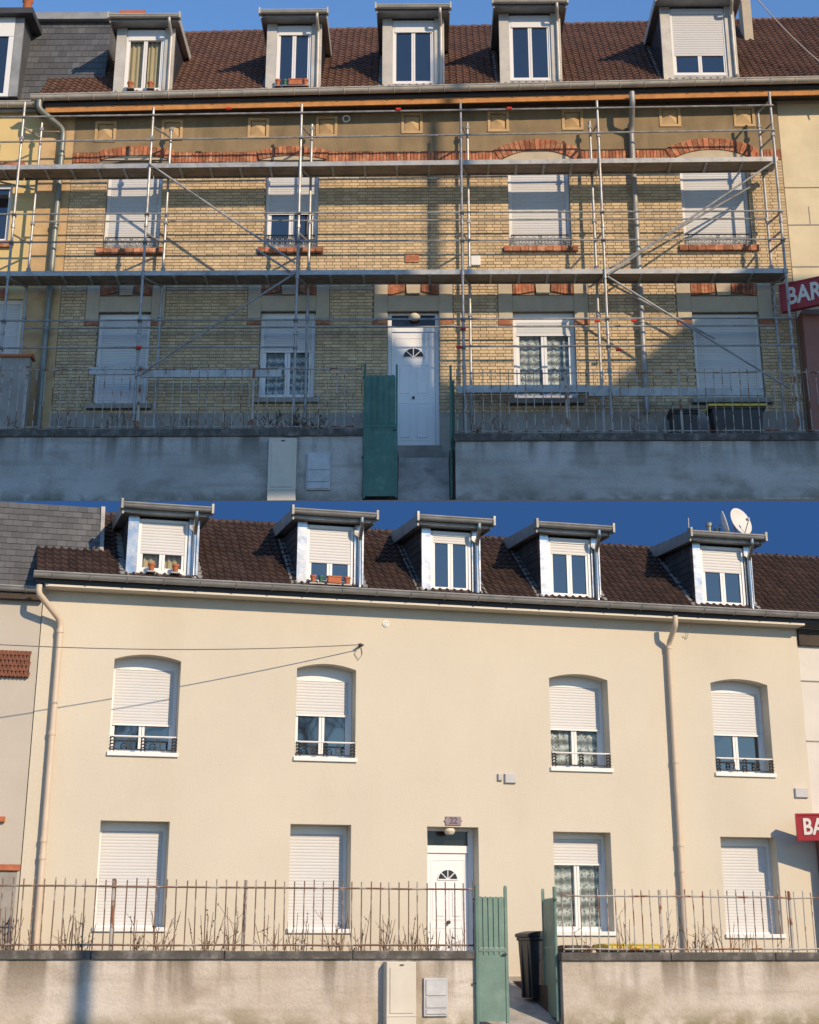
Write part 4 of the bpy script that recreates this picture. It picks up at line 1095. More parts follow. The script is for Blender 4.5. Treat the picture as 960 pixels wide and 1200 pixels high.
def gate_leaf(fr, x, y, z0, W_, H, rz, label, m, flip=1):
    """ribbed sheet gate: scalloped tops, mid rail, plain lower panel, taller posts"""
    h = fr.root('gate', label, 'gate', loc=(x, y, z0), rz=rz)
    pw_ = .045
    MB().tube([(pw_ / 2, 0, 0), (pw_ / 2, 0, H)], pw_ * .6, 8).build('hinge_post', m, h, smooth=True)
    q = MB(); q.box(W_ - pw_, W_, -.022, .022, 0.02, H - .04); q.prism([(W_ - pw_, H - .04), (W_, H - .04), (W_ - pw_ * .2, H), (W_ - pw_ * .8, H)], -.022, .022); q.build('lock_stile', m, h)
    MB().box(pw_ + .003, W_ - pw_ - .003, -.008, .008, .05, H * .52).build('lower_panel', m, h)
    MB().box(pw_, W_ - pw_, -.022, .014, H * .52, H * .545).build('mid_rail', m, h)
    n = 5; w_ = (W_ - 2 * pw_ - .006) / n
    for i in range(n):
        a_ = pw_ + .003 + i * w_; c_ = a_ + w_ / 2; zt_ = H * .92
        prof = [(a_ + .003, H * .548), (a_ + w_ - .003, H * .548)] + [(c_ + (w_ / 2 - .003) * math.cos(math.pi * k / 8), zt_ - w_ * .4 + w_ * .4 * math.sin(math.pi * k / 8)) for k in range(9)]
        MB().prism(prof, -.006, .010).build('picket', m, h)
        if i: MB().box(a_ - .008, a_ + .008, -.026, -.007, H * .5, zt_ - .01).build('rib', m, h)
    q = MB(); q.tube([(-.03, 0, H * .9), (W_ * .02, 0, H * .9)], .02, 6); q.tube([(-.03, 0, H * .3), (W_ * .02, 0, H * .3)], .02, 6); q.build('hinge', M['iron'], h)
    MB().tube([(W_ - .1, -.05, H * .5), (W_ - .03, -.05, H * .5)], .012, 6).build('handle', M['iron'], h)
    return h
gxa, gxb = UP.L(426, 520, WUP - .03)[0], UP.L(466, 520, WUP - .03)[0]
gz = UP.L(446, 585, WUP)[1]; gzt = UP.L(446, 428, WUP)[1]
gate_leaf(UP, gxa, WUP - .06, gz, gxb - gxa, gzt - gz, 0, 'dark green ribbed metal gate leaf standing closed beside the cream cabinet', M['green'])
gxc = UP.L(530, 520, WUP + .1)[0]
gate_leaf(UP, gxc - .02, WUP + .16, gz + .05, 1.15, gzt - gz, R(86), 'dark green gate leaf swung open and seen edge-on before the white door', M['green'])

def cabinet(fr, x0, x1, z0, z1, y, label):
    h = fr.root('utility_cabinet', label, 'cabinet', loc=(x0, y, z0)); W_, H = x1 - x0, z1 - z0
    MB().box(0, W_, 0, .22, 0.0, H).build('body', M['cabinet'], h, bevel=.012)
    MB().cbox(W_ * .1, W_ * .9, -.014, -.001, H * .22, H * .92, .012).build('door', M['cabinet'], h)
    MB().box(-.004, W_ + .004, -.012, .225, H * .18, H * .195).build('plinth_line', M['cabinet'], h)
    MB().box(W_ * .45, W_ * .58, -.02, -.001, H * .945, H * .96).build('latch', M['iron'], h)
    return h
a_ = UP.rect(314, 347, 513, 590, WUP - .25); cabinet(UP, a_[0], a_[1], ZT - ZU + .0, a_[3], WUP - .25, 'tall cream utility cabinet against the wall beside the dark green gate')
def meter_box(fr, x0, x1, z0, z1, y, label):
    h = fr.root('meter_box', label, 'meter box', loc=(x0, y, z0)); W_, H = x1 - x0, z1 - z0
    MB().box(0, W_, 0, .06, 0, H).build('casing', M['meter'], h, bevel=.006)
    MB().cbox(.025, W_ - .025, -.016, -.001, H * .53, H - .025, .01).build('cover', M['meter'], h)
    MB().cbox(.025, W_ - .025, -.016, -.001, H * .21, H * .50, .01).build('cover', M['meter'], h)
    MB().cbox(.025, W_ - .025, -.016, -.001, .025, H * .18, .01).build('cover', M['meter'], h)
    return h
a_ = UP.rect(359, 387, 530, 574, WUP - .06); meter_box(UP, *a_[:2], a_[2], a_[3], WUP - .06, 'grey metal meter box on the wall beside the dark green gate')

# ================================================================== LOWER PLACE: the same kind of house, freshly rendered in cream
rh = LO.root('rendered_house', 'freshly rendered plain cream terraced house with dark tiled roof and five dormers', 'house')
lxL = LO.L(38, 860)[0]; lxR = LO.L(944, 860)[0]
LREV = .42
lowin = {}; lholes = []
for k, (x0, x1, y0, y1, ar) in dict(w1=(131, 210, 767, 883, .09), w2=(347, 417, 778, 889, .09), w3=(645, 714, 790, 901, .09), w4=(836, 903, 796, 907, .09),
                                    g1=(114, 196, 962, 1088, 0), g2=(339, 411, 966, 1090, 0), g3=(650, 718, 975, 1093, 0), g4=(848, 914, 981, 1096, 0), door=(501, 562, 969, 1147, 0)).items():
    r = LO.rect(x0, x1, y0, y1); lowin[k] = r; lholes.append((*r, ar))
LYE = -.36
lze0 = LO.L(480, 697, LYE - .15)[1]
LWT = lze0 + .05
mb = MB(); wall_holes(mb, lxL, lxR, -.8, LWT, lholes, 0, LREV)
mb.add([(lxL, 0, -.8), (lxL, 0, LWT), (lxL, 3, LWT), (lxL, 3, -.8), (lxR, 0, -.8), (lxR, 0, LWT), (lxR, 3, LWT), (lxR, 3, -.8)], [(0, 1, 2, 3), (7, 6, 5, 4), (3, 2, 6, 7)])
mb.build('wall', M['cream'], rh)
def low(k, shut, box=.12, curt=None, rail=False, sill='white'):
    a, b_, c, d = lowin[k]; W = window(rh, a + .002, b_ - .002, c + .002, d - .002, LREV - .06, shut, box, curt, pitch=.05, fw=.06)
    MB().box(a - .03, b_ + .03, -.045, LREV - .1, c - .05, c + .02).build('sill', M['white'], W, bevel=.008)
    if rail: railing(W, a + .02, b_ - .02, c + .06, c + .27, -.0)
    return W
low('w1', .66, .22, rail=True); low('w2', .44, .26, rail=True); low('w3', .52, .20, curt='lace', rail=True); low('w4', .52, .22, rail=True)
low('g1', 1., .14); low('g2', 1., .14); low('g3', .27, .10, curt='lace'); low('g4', 1., .14)
front_door(rh, tuple(v + e for v, e in zip(lowin['door'], (.002, -.002, .0, -.002))), LREV - .06, .145)
a, b_, c, d = lowin['door']
lm = MB(); lm.lathe([(.06, -.06), (.09, -.03), (.10, 0), (.08, .04), (.02, .05)], ((a + b_) / 2 - .03, .10, d - .06), 14); lm.build('door_lamp', M['lampglass'], rh, smooth=True)
# number plate
pr = LO.rect(522, 540, 957, 967); pc = ((pr[0] + pr[1]) / 2, (pr[2] + pr[3]) / 2); hw, hh = (pr[1] - pr[0]) / 2, (pr[3] - pr[2]) / 2
q = MB(); q.prism([(pc[0] - hw, pc[1] - hh), (pc[0] + hw, pc[1] - hh), (pc[0] + hw, pc[1] - hh * .35), (pc[0] + hw * 1.2, pc[1]), (pc[0] + hw, pc[1] + hh * .35), (pc[0] + hw, pc[1] + hh), (pc[0] - hw, pc[1] + hh), (pc[0] - hw, pc[1] + hh * .35), (pc[0] - hw * 1.2, pc[1]), (pc[0] - hw, pc[1] - hh * .35)], -.025, .003)
npl = q.build('number_plate', M['plate'], rh)
text_mesh('number', '22', hh * 2.1, M['platedark'], npl, (pc[0], -.027, pc[1]), depth=.003, offset=.004)
for (x0, x1, y0, y1) in ((583, 588, 907, 915), (591, 604, 907, 918), (931, 946, 924, 935)):
    r = LO.rect(x0, x1, y0, y1); q = MB(); q.cbox(r[0], r[1], -.05, .003, r[2], r[3], .012); q.build('junction_box', M['greybox'], rh)
ex, ez = LO.L(452, 731); q = MB(); q.prism([(ex + .055 * math.cos(t * math.pi / 8), ez + .055 * math.sin(t * math.pi / 8)) for t in range(16)], -.02, .003); em = q.build('vent_disc', M['white'], rh)
q = MB(); q.tube([(ex + .03 * math.cos(t * math.pi / 8), -.024, ez + .03 * math.sin(t * math.pi / 8)) for t in range(17)], .006, 5, cap=False); q.build('ring', M['greybox'], em)
MB().box(lxL, lowin['door'][0] - .02, -.03, .001, -.5, .03).build('base_bead', M['plinth'], rh); MB().box(lowin['door'][1] + .02, lxR, -.03, .001, -.5, .03).build('base_bead', M['plinth'], rh)
# eave and roof
lrL = LO.L(42, 688, LYE)[0]; lrR = LO.L(1120, 745, LYE)[0]
LSL = R(38)
LLEN = roof_len(LO, 290, 612, LYE, lze0 + .02, LSL)
cs2, sn2 = math.cos(LSL), math.sin(LSL)
mb = MB(); mb.xprism([(LYE, lze0 - .10), (LYE, lze0 - .02), (LYE + LLEN * cs2, lze0 + LLEN * sn2 - .02), (LYE + LLEN * cs2 + .3, lze0 + LLEN * sn2 - .3), (LYE + LLEN * cs2 + .3, lze0 + LLEN * sn2 - .6), (LYE + LLEN * cs2, lze0 + LLEN * sn2 - .25)], lrL, lrR)
lroof = mb.build('roof', M['slate_dark'], rh)
ldorm = []
LD = [dict(x0=150, x1=232, yt=606, yb=672, shut=.66, curt='curtain_beige', pots=[(.28, 'terracotta', .13), (.76, 'terracotta', .13)], box=.05, jamb=.17),
      dict(x0=349, x1=425, yt=613, yb=686, shut=.64, pots=[(.12, 'terracotta', .12), (.28, 'greenpot', .10), (.56, 'terracotta', .24), (.84, 'terracotta', .13)], box=.06, jamb=.16),
      dict(x0=495, x1=562, yt=620, yb=694, shut=.14, box=.08, jamb=.15), dict(x0=634, x1=702, yt=628, yb=701, shut=.22, box=.09, jamb=.15), dict(x0=814, x1=881, yt=638, yb=711, shut=.42, box=.06, jamb=.14)]
for q in LD:
    o, r_ = dormer(rh, LO, q['x0'], q['x1'], q['yt'], q['yb'], (LYE, lze0, LSL), LYE + .2, q['shut'], 'l', q.get('curt'), q.get('pots'), over=.22, jamb=q['jamb'], winbox=q['box'], deep=.1)
    ldorm.append((r_, o))
def lskip(x, s_):
    y = LYE + s_ * cs2
    return any(r_[0] + .03 < x < r_[1] - .03 and LYE + .3 < y < r_[4] - .2 for r_, _ in ldorm)
tiles('roof_tiles', lrL, lrR, LYE - .04, lze0, LSL, LLEN + .03, .135, .165, M['tile_lo'], lroof, lskip, 0, .024)
mb = MB(); x = lrL
while x < lrR:
    mb.tint = random.random(); mb.tube([(x, LYE + LLEN * cs2, lze0 + LLEN * sn2 - .02), (x + .24, LYE + LLEN * cs2, lze0 + LLEN * sn2 - .03)], .08, 8, r1=.07); x += .23
mb.build('ridge_tiles', M['tile_lo'], lroof, smooth=True, kind='stuff')
gutter(lrL - .06, lrR, LYE - .02, lze0 + .05, .085, rh, M['zinc_dull'])
MB().box(lxL, lxR, LYE + .012, LYE + .04, lze0 - .145, lze0 - .108).build('fascia', M['trimwhite'], rh)
MB().box(lxL, lxR, LYE + .041, .0, lze0 - .15, lze0 - .112).build('soffit', M['cream'], rh)
# downpipes
e1 = LO.L(46, 688, LYE - .1); e2 = LO.L(75, 728, -.1); e3 = LO.L(44, 1030, -.1); xm_ = (e2[0] + e3[0]) / 2
pipe('downpipe', [(e1[0], LYE - .1, e1[1] + .04), (e1[0], LYE - .1, e1[1] - .1), (xm_, -.1, e2[1]), (xm_, -.1, -.1)], .052, M['pipe_cream'], rh, [((xm_, -.1, LO.L(60, q)[1]), (0, 0, 1)) for q in (740, 860, 985, 1005)])
e5 = LO.L(783, 725, LYE - .1); xp = LO.L(791, 880, -.1)[0]
pipe('downpipe', [(xp, LYE - .1, e5[1] + .06), (xp, LYE - .1, e5[1] - .1), (xp, -.1, e5[1] - .4), (xp, -.1, -.1)], .05, M['pipe_cream'], rh, [((xp, -.1, LO.L(790, q)[1]), (0, 0, 1)) for q in (760, 893, 990, 1020)])
wb = LO.L(806, 752, -.012); q = MB(); q.tube([(wb[0], LYE + .02, lze0 - .1), (wb[0] + .02, -.1, wb[1] + .25), (wb[0] - .02, -.02, wb[1] + .05), (wb[0] - .1, -.012, wb[1] + .1)], .006, 5); q.build('loose_wire', M['cable_pale'], rh)

# satellite dishes, vents and antenna on the right-hand dormer roof
r5, o5 = ldorm[4]
def dish(x, y, z, r, rz, tilt, label):
    h = LO.root('satellite_dish', label, 'satellite dish', loc=(x, y, z), rz=rz)
    q = MB(); vs = []; fs = []; n, k = 20, 6
    T = Matrix.Rotation(tilt, 3, 'X')
    def P(i, j): 
        rr = r * i / k; a = 2 * math.pi * j / n; return T @ Vector((rr * math.cos(a), .28 * r * (i / k) ** 2 * -1, rr * 1.08 * math.sin(a))) + Vector((0, -.06, r * 1.0 + .03))
    for i in range(k + 1):
        for j in range(n): vs.append(P(i, j))
    for i in range(k):
        for j in range(n): fs.append((i * n + j, i * n + (j + 1) % n, (i + 1) * n + (j + 1) % n, (i + 1) * n + j))
    q.add(vs, fs); o = q.build('reflector', M['dish'], h, smooth=True); so_ = o.modifiers.new('solid', 'SOLIDIFY'); so_.thickness = .012
    c_ = T @ Vector((0, 0, 0)) + Vector((0, -.06, r + .03))
    MB().tube([(0, .03, 0), (0, .03, r + .03), tuple(c_)], .02, 8).build('mast', M['galv'], h)
    e = T @ Vector((0, -r * 1.05, -r * .2)) + Vector((0, -.06, r + .03)); s0 = T @ Vector((0, -.25 * r, -r * .98)) + Vector((0, -.06, r + .03))
    MB().tube([tuple(s0), tuple(e)], .01, 6).build('feed_arm', M['galv'], h)
    d_ = (e - c_).normalized(); MB().tube([tuple(e), tuple(e - d_ * .07)], .028, 8).build('receiver', M['greybox'], h)
    return h
yd = LYE + .55
zr5 = r5[3] + .12 + .09
dx1 = LO.L(862, 603, yd)[0]; dish(dx1, yd, zr5, .27, R(20), R(-18), 'round pale satellite dish facing the street on the last dormer roof')
dx2 = LO.L(846, 603, yd)[0]; dish(dx2 - .02, yd + .12, zr5, .25, R(68), R(-14), 'pale satellite dish seen edge-on next to the round one')
for k, (px, hgt) in enumerate(((829, .36), (838, .26))):
    xx = LO.L(px, 605, yd + .3)[0]; q = MB(); q.lathe([(.05, 0), (.05, hgt * .8), (.07, hgt * .82), (.07, hgt)], (xx, yd + .25, zr5 - .02), 10); q.build('vent_pipe', M['pipe_grey'], o5, smooth=True)
xx = LO.L(804, 605, yd + .3)[0]; q = MB(); q.tube([(xx, yd + .2, zr5 - .4), (xx, yd + .2, zr5 + .4)], .008, 5); q.build('antenna', M['galv'], o5)
e = [LO.L(882, 640, -.2), LO.L(925, 685, .3), LO.L(965, 703, .5)]; q = MB(); q.tube([(LO.L(882, 648, -.14)[0], -.14, LO.L(882, 648, -.14)[1]), (LO.L(925, 683, -.1)[0], -.1, LO.L(925, 683, -.1)[1] + .02), (LO.L(985, 712, -.25)[0], -.25, LO.L(985, 712, -.25)[1] + .02)], .007, 5); tag(q.build('aerial_cable', M['cable_pale']), 'thin pale cable sagging across the dark tiles below the last dormer', 'cable')

# neighbours
ls = LO.root('slate_roofed_house', 'greige neighbouring house with blue grey slate roof and pierced terracotta tiles', 'house', loc=(lxL, 0, 0))
zE2 = LO.L(20, 692)[1]
MB().box(-8, -.012, .03, 3, -.8, zE2 - .1).build('wall', M['neigh2'], ls)
y0l = .18; zt2 = LO.L(60, 592, .75)[1]; mxr2 = LO.L(119, 610, .7)[0] - lxL
RF = MB(); RF.xprism([(y0l, zE2 + .1), (y0l + .55, zt2), (2.2, zt2), (2.2, zE2 + .1)], -8, mxr2); rf2 = RF.build('roof', M['slate'], ls)
q = MB(); slates(q, (-8, y0l, zE2 + .1), (8 + mxr2, 0, 0), (0, .55, zt2 - zE2 - .1), 52, 14, (0, -.95, .3), .012); q.build('roof_slates', M['slate'], rf2, kind='stuff')
MB().xprism([(y0l + .14, zE2 + .5), (y0l + .9, zE2 + .5), (y0l + .9, zt2 + .02), (y0l + .5, zt2 + .02)], mxr2 - .02, mxr2 + .05).build('roof_edge', M['zinc_dull'], ls)
gutter(-8, .02, -.06, zE2 + .03, .08, ls, M['zinc_dull']); MB().box(-8, -.012, -.12, .028, zE2 - .16, zE2 - .06).build('eave_board', M['soffit'], ls)
q = None
cl = LO.rect(-30, 35, 762, 793); cx_, cz_ = cl[0] - lxL, cl[2]; W_, H_ = cl[1] - cl[0], cl[3] - cl[2]
pan = MB().box(cx_, cx_ + W_, .0, .028, cz_, cz_ + H_).build('tile_panel', M['soffit'], ls)
nr, nc = 5, 14
for r_ in range(nr):
    for c_ in range(nc):
        x_ = cx_ + W_ * (c_ + (.5 if r_ % 2 else 0)) / nc; z_ = cz_ + H_ * r_ / nr
        if x_ + W_ / nc > cx_ + W_ + .03: continue
        q = MB(); w_ = W_ / nc; h_ = H_ / nr; q.tube([(x_ + w_ * .06, -.03, z_ + h_ * .95), (x_ + w_ * .2, -.035, z_ + h_ * .3), (x_ + w_ * .5, -.04, z_ + h_ * .12), (x_ + w_ * .8, -.035, z_ + h_ * .3), (x_ + w_ * .94, -.03, z_ + h_ * .95)], .022, 5); q.build('tile', M['oldtile'], pan)
pw = LO.rect(-50, 17, 1014, 1110, -1.6); pwr = LO.root('gate_pillar', 'grey rendered pillar with rounded terracotta coping behind the railing', 'pillar', loc=(pw[1], -1.6, -.1))
MB().box(-1.2, 0, 0, .3, 0, pw[3] + .1 - .07).build('wall_body', M['plinth'], pwr)
q = MB(); zz = pw[3] + .03; q.xprism([(-.05, zz), (-.05, zz + .05), (.05, zz + .09), (.25, zz + .09), (.35, zz + .05), (.35, zz)], -1.2, .04); q.build('coping', M['terracotta'], pwr)
bp = LO.L(4, 960, -.02); q = MB().box(bp[0] - .3, bp[0] + .03, -.05, .028, bp[1] - .04, bp[1] + .04); q.v = [(v[0] - lxL, v[1], v[2]) for v in q.v]; q.build('shelf_ledge', M['terracotta'], ls)
zf2 = LO.L(940, 952, -.45)[1]
lb = bar_building(LO, lxR, 'barwall2', lze0 - .02, 'off-white rendered bar building with brown shopfront right of the cream house', zf2, .42)
zz0 = LO.L(950, 757)[1]; MB().box(.01, 9, -.06, .015, zz0, lze0 - .16).build('eave_board', M['soffit'], lb)
s0 = LO.L(935, 984, -.5); s1 = LO.L(935, 955, -.5)
bar_sign(LO, s0[0], -.5, s0[1], s1[1], 1.6, R(-22), 'red box sign with white letters BA at the edge of the cream house')

# garden walls, railings, gate
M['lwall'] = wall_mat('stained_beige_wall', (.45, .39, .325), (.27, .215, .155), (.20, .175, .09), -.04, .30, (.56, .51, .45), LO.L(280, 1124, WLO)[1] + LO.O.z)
ZG = -LO.O.z
lwx = [LO.L(-60, 1160, WLO)[0], LO.L(558, 1160, WLO)[0], LO.L(660, 1160, WLO)[0], LO.L(1030, 1160, WLO)[0]]
lwz = LO.L(280, 1114, WLO)[1]; lwz2 = LO.L(800, 1116, WLO)[1]
garden_wall(LO, lwx[0], lwx[1], WLO, ZG - .02, lwz, M['lwall'], 'sunlit stained beige wall with dark coping left of the light green gate', .12, .2)
garden_wall(LO, lwx[2], lwx[3], WLO, ZG - .02, lwz2, M['lwall'], 'sunlit stained beige wall with dark coping right of the light green gate', .12, .2)
yf2 = WLO + .1
fence(LO, LO.L(-50, 1080, yf2)[0], LO.L(555, 1080, yf2)[0], yf2, lwz + .006, LO.L(280, 1031, yf2)[1], .150, 'rusty brown railing with thin bars on the sunlit wall left of the light green gate', 'rust2', [LO.L(x, 1080, yf2)[0] for x in (132, 286)], lowrail=.07, zr=.11)
fence(LO, LO.L(660, 1080, yf2)[0], LO.L(1030, 1080, yf2)[0], yf2, lwz2 + .006, LO.L(800, 1043, yf2)[1], .150, 'rusty pale railing with thin bars on the sunlit wall right of the light green gate', 'rust', [LO.L(x, 1080, yf2)[0] for x in (776, 928)], lowrail=.04, zr=.10)
ga, gb = LO.L(557, 1120, WLO - .05)[0], LO.L(595, 1120, WLO - .05)[0]; gz0 = LO.L(576, 1203, WLO)[1]; gz1 = LO.L(576, 1038, WLO)[1]
gate_leaf(LO, ga, WLO - .06, ZG + .03, gb - ga, gz1 - ZG - .03, 0, 'light green ribbed metal gate leaf standing closed before the cream house', M['green_sunlit'])
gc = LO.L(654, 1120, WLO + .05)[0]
gate_leaf(LO, gc, WLO + .12, ZG + .06, 1.0, gz1 - ZG - .06, math.acos(LO.L(637, 1080, WLO + 1.1)[0] - gc), 'light green gate leaf swung open beside the black wheeled bin', M['green_sunlit'])
a_ = LO.rect(453, 488, 1127, 1204, WLO - .2); cabinet(LO, a_[0], a_[1], ZG, a_[3], WLO - .2, 'tall cream utility cabinet against the sunlit wall')
a_ = LO.rect(497, 525, 1146, 1191, WLO - .05); meter_box(LO, *a_[:2], a_[2], a_[3], WLO - .05, 'grey metal meter box on the sunlit wall')

# wheeled bins
def wheelie_bin(fr, x, y, z, W_, D_, H, rz, lid, label):
    h = fr.root('wheeled_bin', label, 'bin', loc=(x, y, z), rz=rz)
    q = MB(); b0, t0 = .80, 1.0
    def ring(s_, zz): return [(-W_ / 2 * s_, -D_ / 2 * s_, zz), (W_ / 2 * s_, -D_ / 2 * s_, zz), (W_ / 2 * s_, D_ / 2, zz), (-W_ / 2 * s_, D_ / 2, zz)]
    vs = ring(b0, .03) + ring(.97, H * .9) + ring(1.06, H * .9) + ring(1.06, H * .95)
    fs = [(3, 2, 1, 0)] + [(4 * l + i, 4 * l + (i + 1) % 4, 4 * l + 4 + (i + 1) % 4, 4 * l + 4 + i) for l in range(3) for i in range(4)] + [(12, 13, 14, 15)]
    q.add(vs, fs)
    for xx in (-.25, .25): q.box(xx * W_ - .02, xx * W_ + .02, -D_ * .49, -D_ * .40, .05, H * .88)
    q.build('body', M['binblack'], h, bevel=.012)
    q = MB(); n = 6; pr_ = [(-D_ * .58, H * .95)] + [(-D_ * .58 + D_ * 1.16 * i / n, H * .985 + .06 * math.sin(math.pi * (i + .6) / (n + 1.2))) for i in range(n + 1)] + [(D_ * .58, H * .95)]
    q.xprism(pr_[::-1], -W_ * .55, W_ * .55); q.build('lid', M[lid], h, bevel=.01)
    q = MB(); q.tube([(-W_ * .4, D_ * .6, H * .93), (W_ * .4, D_ * .6, H * .93)], .02, 8); q.tube([(-W_ * .4, D_ * .5, H * .93), (-W_ * .4, D_ * .62, H * .93)], .02, 6); q.tube([(W_ * .4, D_ * .5, H * .93), (W_ * .4, D_ * .62, H * .93)], .02, 6); q.build('handle', M['binblack'], h)
    for s_ in (-1, 1): MB().tube([(s_ * W_ * .38, D_ * .5, .1), (s_ * W_ * .50, D_ * .5, .1)], .10, 16).build('wheel', M['rubber'], h, smooth=False)
    return h
def pathz(y): return -ZL + .004 + (ZL - .014) * (y - (WLO + .22)) / (0.02 - (WLO + .22))
bx1 = LO.L(629, 1140, -1.25); wheelie_bin(LO, bx1[0], -1.25, pathz(-1.25) + .02, .42, .46, LO.L(629, 1096, -1.25)[1] - pathz(-1.25), R(-80), 'binblack', 'black wheeled rubbish bin beside the open light green gate')
bx2 = LO.L(672, 1105, -1.2); wheelie_bin(LO, bx2[0], -1.2, -.075, .42, .46, .52 + .02, R(10), 'binblack', 'low black bin with closed lid behind the railing beside the gate')
bx3 = LO.L(736, 1105, -1.0); wheelie_bin(LO, bx3[0], -1.0, -.07, .95, .6, .56, R(4), 'binyellow', 'wide bin with a yellow lid behind the railing of the cream house')
bx4 = UP.L(862, 485, -.75); wheelie_bin(UP, bx4[0], -.78, -.42, 1.2, .55, UP.L(862, 478, -.75)[1] + .42, 0, 'binyellow', 'bin with a yellow lid behind the railing below the scaffold')
bx5 = UP.L(800, 487, -.75); wheelie_bin(UP, bx5[0] + .0, -.78, -.42, .6, .55, UP.L(800, 484, -.75)[1] + .42, 0, 'binblack', 'dark bin next to the yellow lidded bin below the scaffold')

# flower pots on the dormer sills
for (fr, x, y, z, mk, wd, cu_) in POTS:
    dn = 'brick' if fr is UP else 'cream'
    lab = {'terracotta': (f'terracotta flower pot before the beige curtains of a dormer on the {dn} house' if cu_ else f'terracotta flower pot on the dormer sill with the green pot, {dn} house'), 'greenpot': f'small green pot on a dormer sill of the {dn} house'}[mk]
    if wd > .2: lab = f'long terracotta planter on a dormer sill of the {dn} house'
    h = fr.root('flower_pot', lab, 'flower pot', (f'pots before the beige curtains on the {dn} house' if cu_ else f'pots beside the green pot on the {dn} house') if (mk == 'terracotta' and wd < .2) else None, loc=(x, y - .06, z))
    q = MB(); s_ = .9 if fr is UP else .72
    if wd > .2:
        q.box(-wd / 2, wd / 2, -.06, .05, 0, .15 * s_); q.build('trough', M[mk], h, bevel=.01)
        MB().box(-wd / 2 - .012, wd / 2 + .012, -.068, .058, .15 * s_, .18 * s_).build('rim', M[mk], h)
    else:
        q.lathe([(wd * .3, 0), (wd * .42, .13 * s_)], (0, 0, 0), 12); q.build('pot', M[mk], h, smooth=True)
        q = MB(); q.lathe([(wd * .5, .13 * s_), (wd * .5, .18 * s_), (wd * .4, .18 * s_)], (0, 0, 0), 12); q.build('rim', M[mk], h)

# service cable and wall hook on the cream house; its shadow falls on the render
hk = LO.L(424, 757, -.04)
ch = LO.root('service_cable', 'thin overhead cable running to a hook on the cream wall', 'cable', loc=(hk[0], 0, hk[1]))
q = MB(); q.tube([(0, .0, .03), (-.03, -.10, .02), (-.08, -.16, .0)], .02, 6); q.tube([(.04, .0, .03), (-.06, -.07, -.02)], .014, 6); q.build('hook', M['iron'], ch)
def lw(px, py, y): a = LO.L(px, py, y); return Vector((a[0] - hk[0], y, a[1] - hk[1]))
p0 = Vector((-.08, -.16, .0)); p1 = lw(-60, 752, -2.1)
q = MB(); q.tube([p0 + (p1 - p0) * t + Vector((0, 0, -.10 * 4 * t * (1 - t))) for t in [i / 16 for i in range(17)]], .008, 5); q.build('wire', M['cable'], ch)
q = MB(); q.tube([(-.05, -.02, .0), (-.12, -.02, -.14), (-.05, -.02, -.24), (.02, -.02, -.14), (.0, -.02, -.02)], .007, 5); q.build('wire_loop', M['cable_pale'], ch)
# cable across the upper roof
c0 = UP.L(872, -20, .5); c1 = UP.L(990, 95, -.9)
q = MB(); q.tube([(c0[0] + (c1[0] - c0[0]) * t, .5 - 1.4 * t, c0[1] + (c1[1] - c0[1]) * t - .9 * t * (1 - t)) for t in [i / 12 for i in range(13)]], .018, 5)
o = q.build('overhead_cable', M['cable_pale']); o.location = UP.O; o.rotation_euler = (0, 0, UP.psi); tag(o, 'pale cable sagging in front of the brown tiles above the bar building', 'cable')

# lamp post in the street, out of frame: its shadow falls on the sunlit wall
lp = LO.L(97, 1160, WLO); P = LO.W(lp[0], WLO, lp[1]); D_ = 15.0; B = P + SDIR * (D_ / -SDIR.y)
h = bpy.data.objects.new('utility_pole', None); COL.objects.link(h); h.location = (B.x, B.y, -.12); tag(h, 'grey steel utility pole standing in the street before the cream house', 'pole')
MB().lathe([(.2, 0), (.2, .5), (.17, .6), (.13, 11.1)], (0, 0, 0), 12).build('post', M['galv'], h, smooth=True)
MB().lathe([(.2, 11.1), (.22, 11.16), (.05, 11.24)], (0, 0, 0), 12).build('post_cap', M['greybox'], h)

# dry shrubs
def shrub(fr, x, y, z, hgt, spread, n, label, group, leaves=8, seed=0, lm='leaf', tw='twig'):
    n = max(5, int(n * .7)); hgt *= .88; rnd = random.Random(seed); h = fr.root('dry_shrub', label, 'shrub', group, loc=(x, y, z)); q = MB(); lf = MB()
    for i in range(n):
        a = rnd.uniform(0, 6.28); rr = rnd.uniform(0, spread * .35); bx = (rr * math.cos(a), rr * .4 * math.sin(a)); hh = hgt * rnd.uniform(.5, 1.05); lean = rnd.gauss(0, spread * .45)
        p = [Vector((bx[0], bx[1], -.02)), Vector((bx[0] + lean * .3, bx[1], hh * .45)), Vector((bx[0] + lean, bx[1] + rnd.gauss(0, .04), hh))]
        q.tube(p, .009, 4, r1=.004)
        for k in range(3):
            t = rnd.uniform(.35, .9); s_ = p[1].lerp(p[2], max(0, (t - .45) / .55)) if t > .45 else p[0].lerp(p[1], t / .45)
            e = s_ + Vector((rnd.gauss(0, .09), rnd.gauss(0, .05), rnd.uniform(.06, .22) * hgt)); q.tube([s_, e], .005, 3, r1=.0025)
            for _ in range(leaves // 4 if rnd.random() < .6 else 0):
                c_ = s_.lerp(e, rnd.random()); u = Vector((rnd.gauss(0, 1), rnd.gauss(0, 1), rnd.gauss(0, 1))).normalized() * .024; v = u.cross(Vector((rnd.gauss(0, 1), rnd.gauss(0, 1), rnd.gauss(0, 1)))).normalized() * .013
                lf.add([c_ - u, c_ + v, c_ + u, c_ - v], [(0, 1, 2, 3)])
    q.build('stems', M[tw], h)
    if lf.v: lf.build('leaves', M[lm], h, kind='stuff')
    return h
k = 0
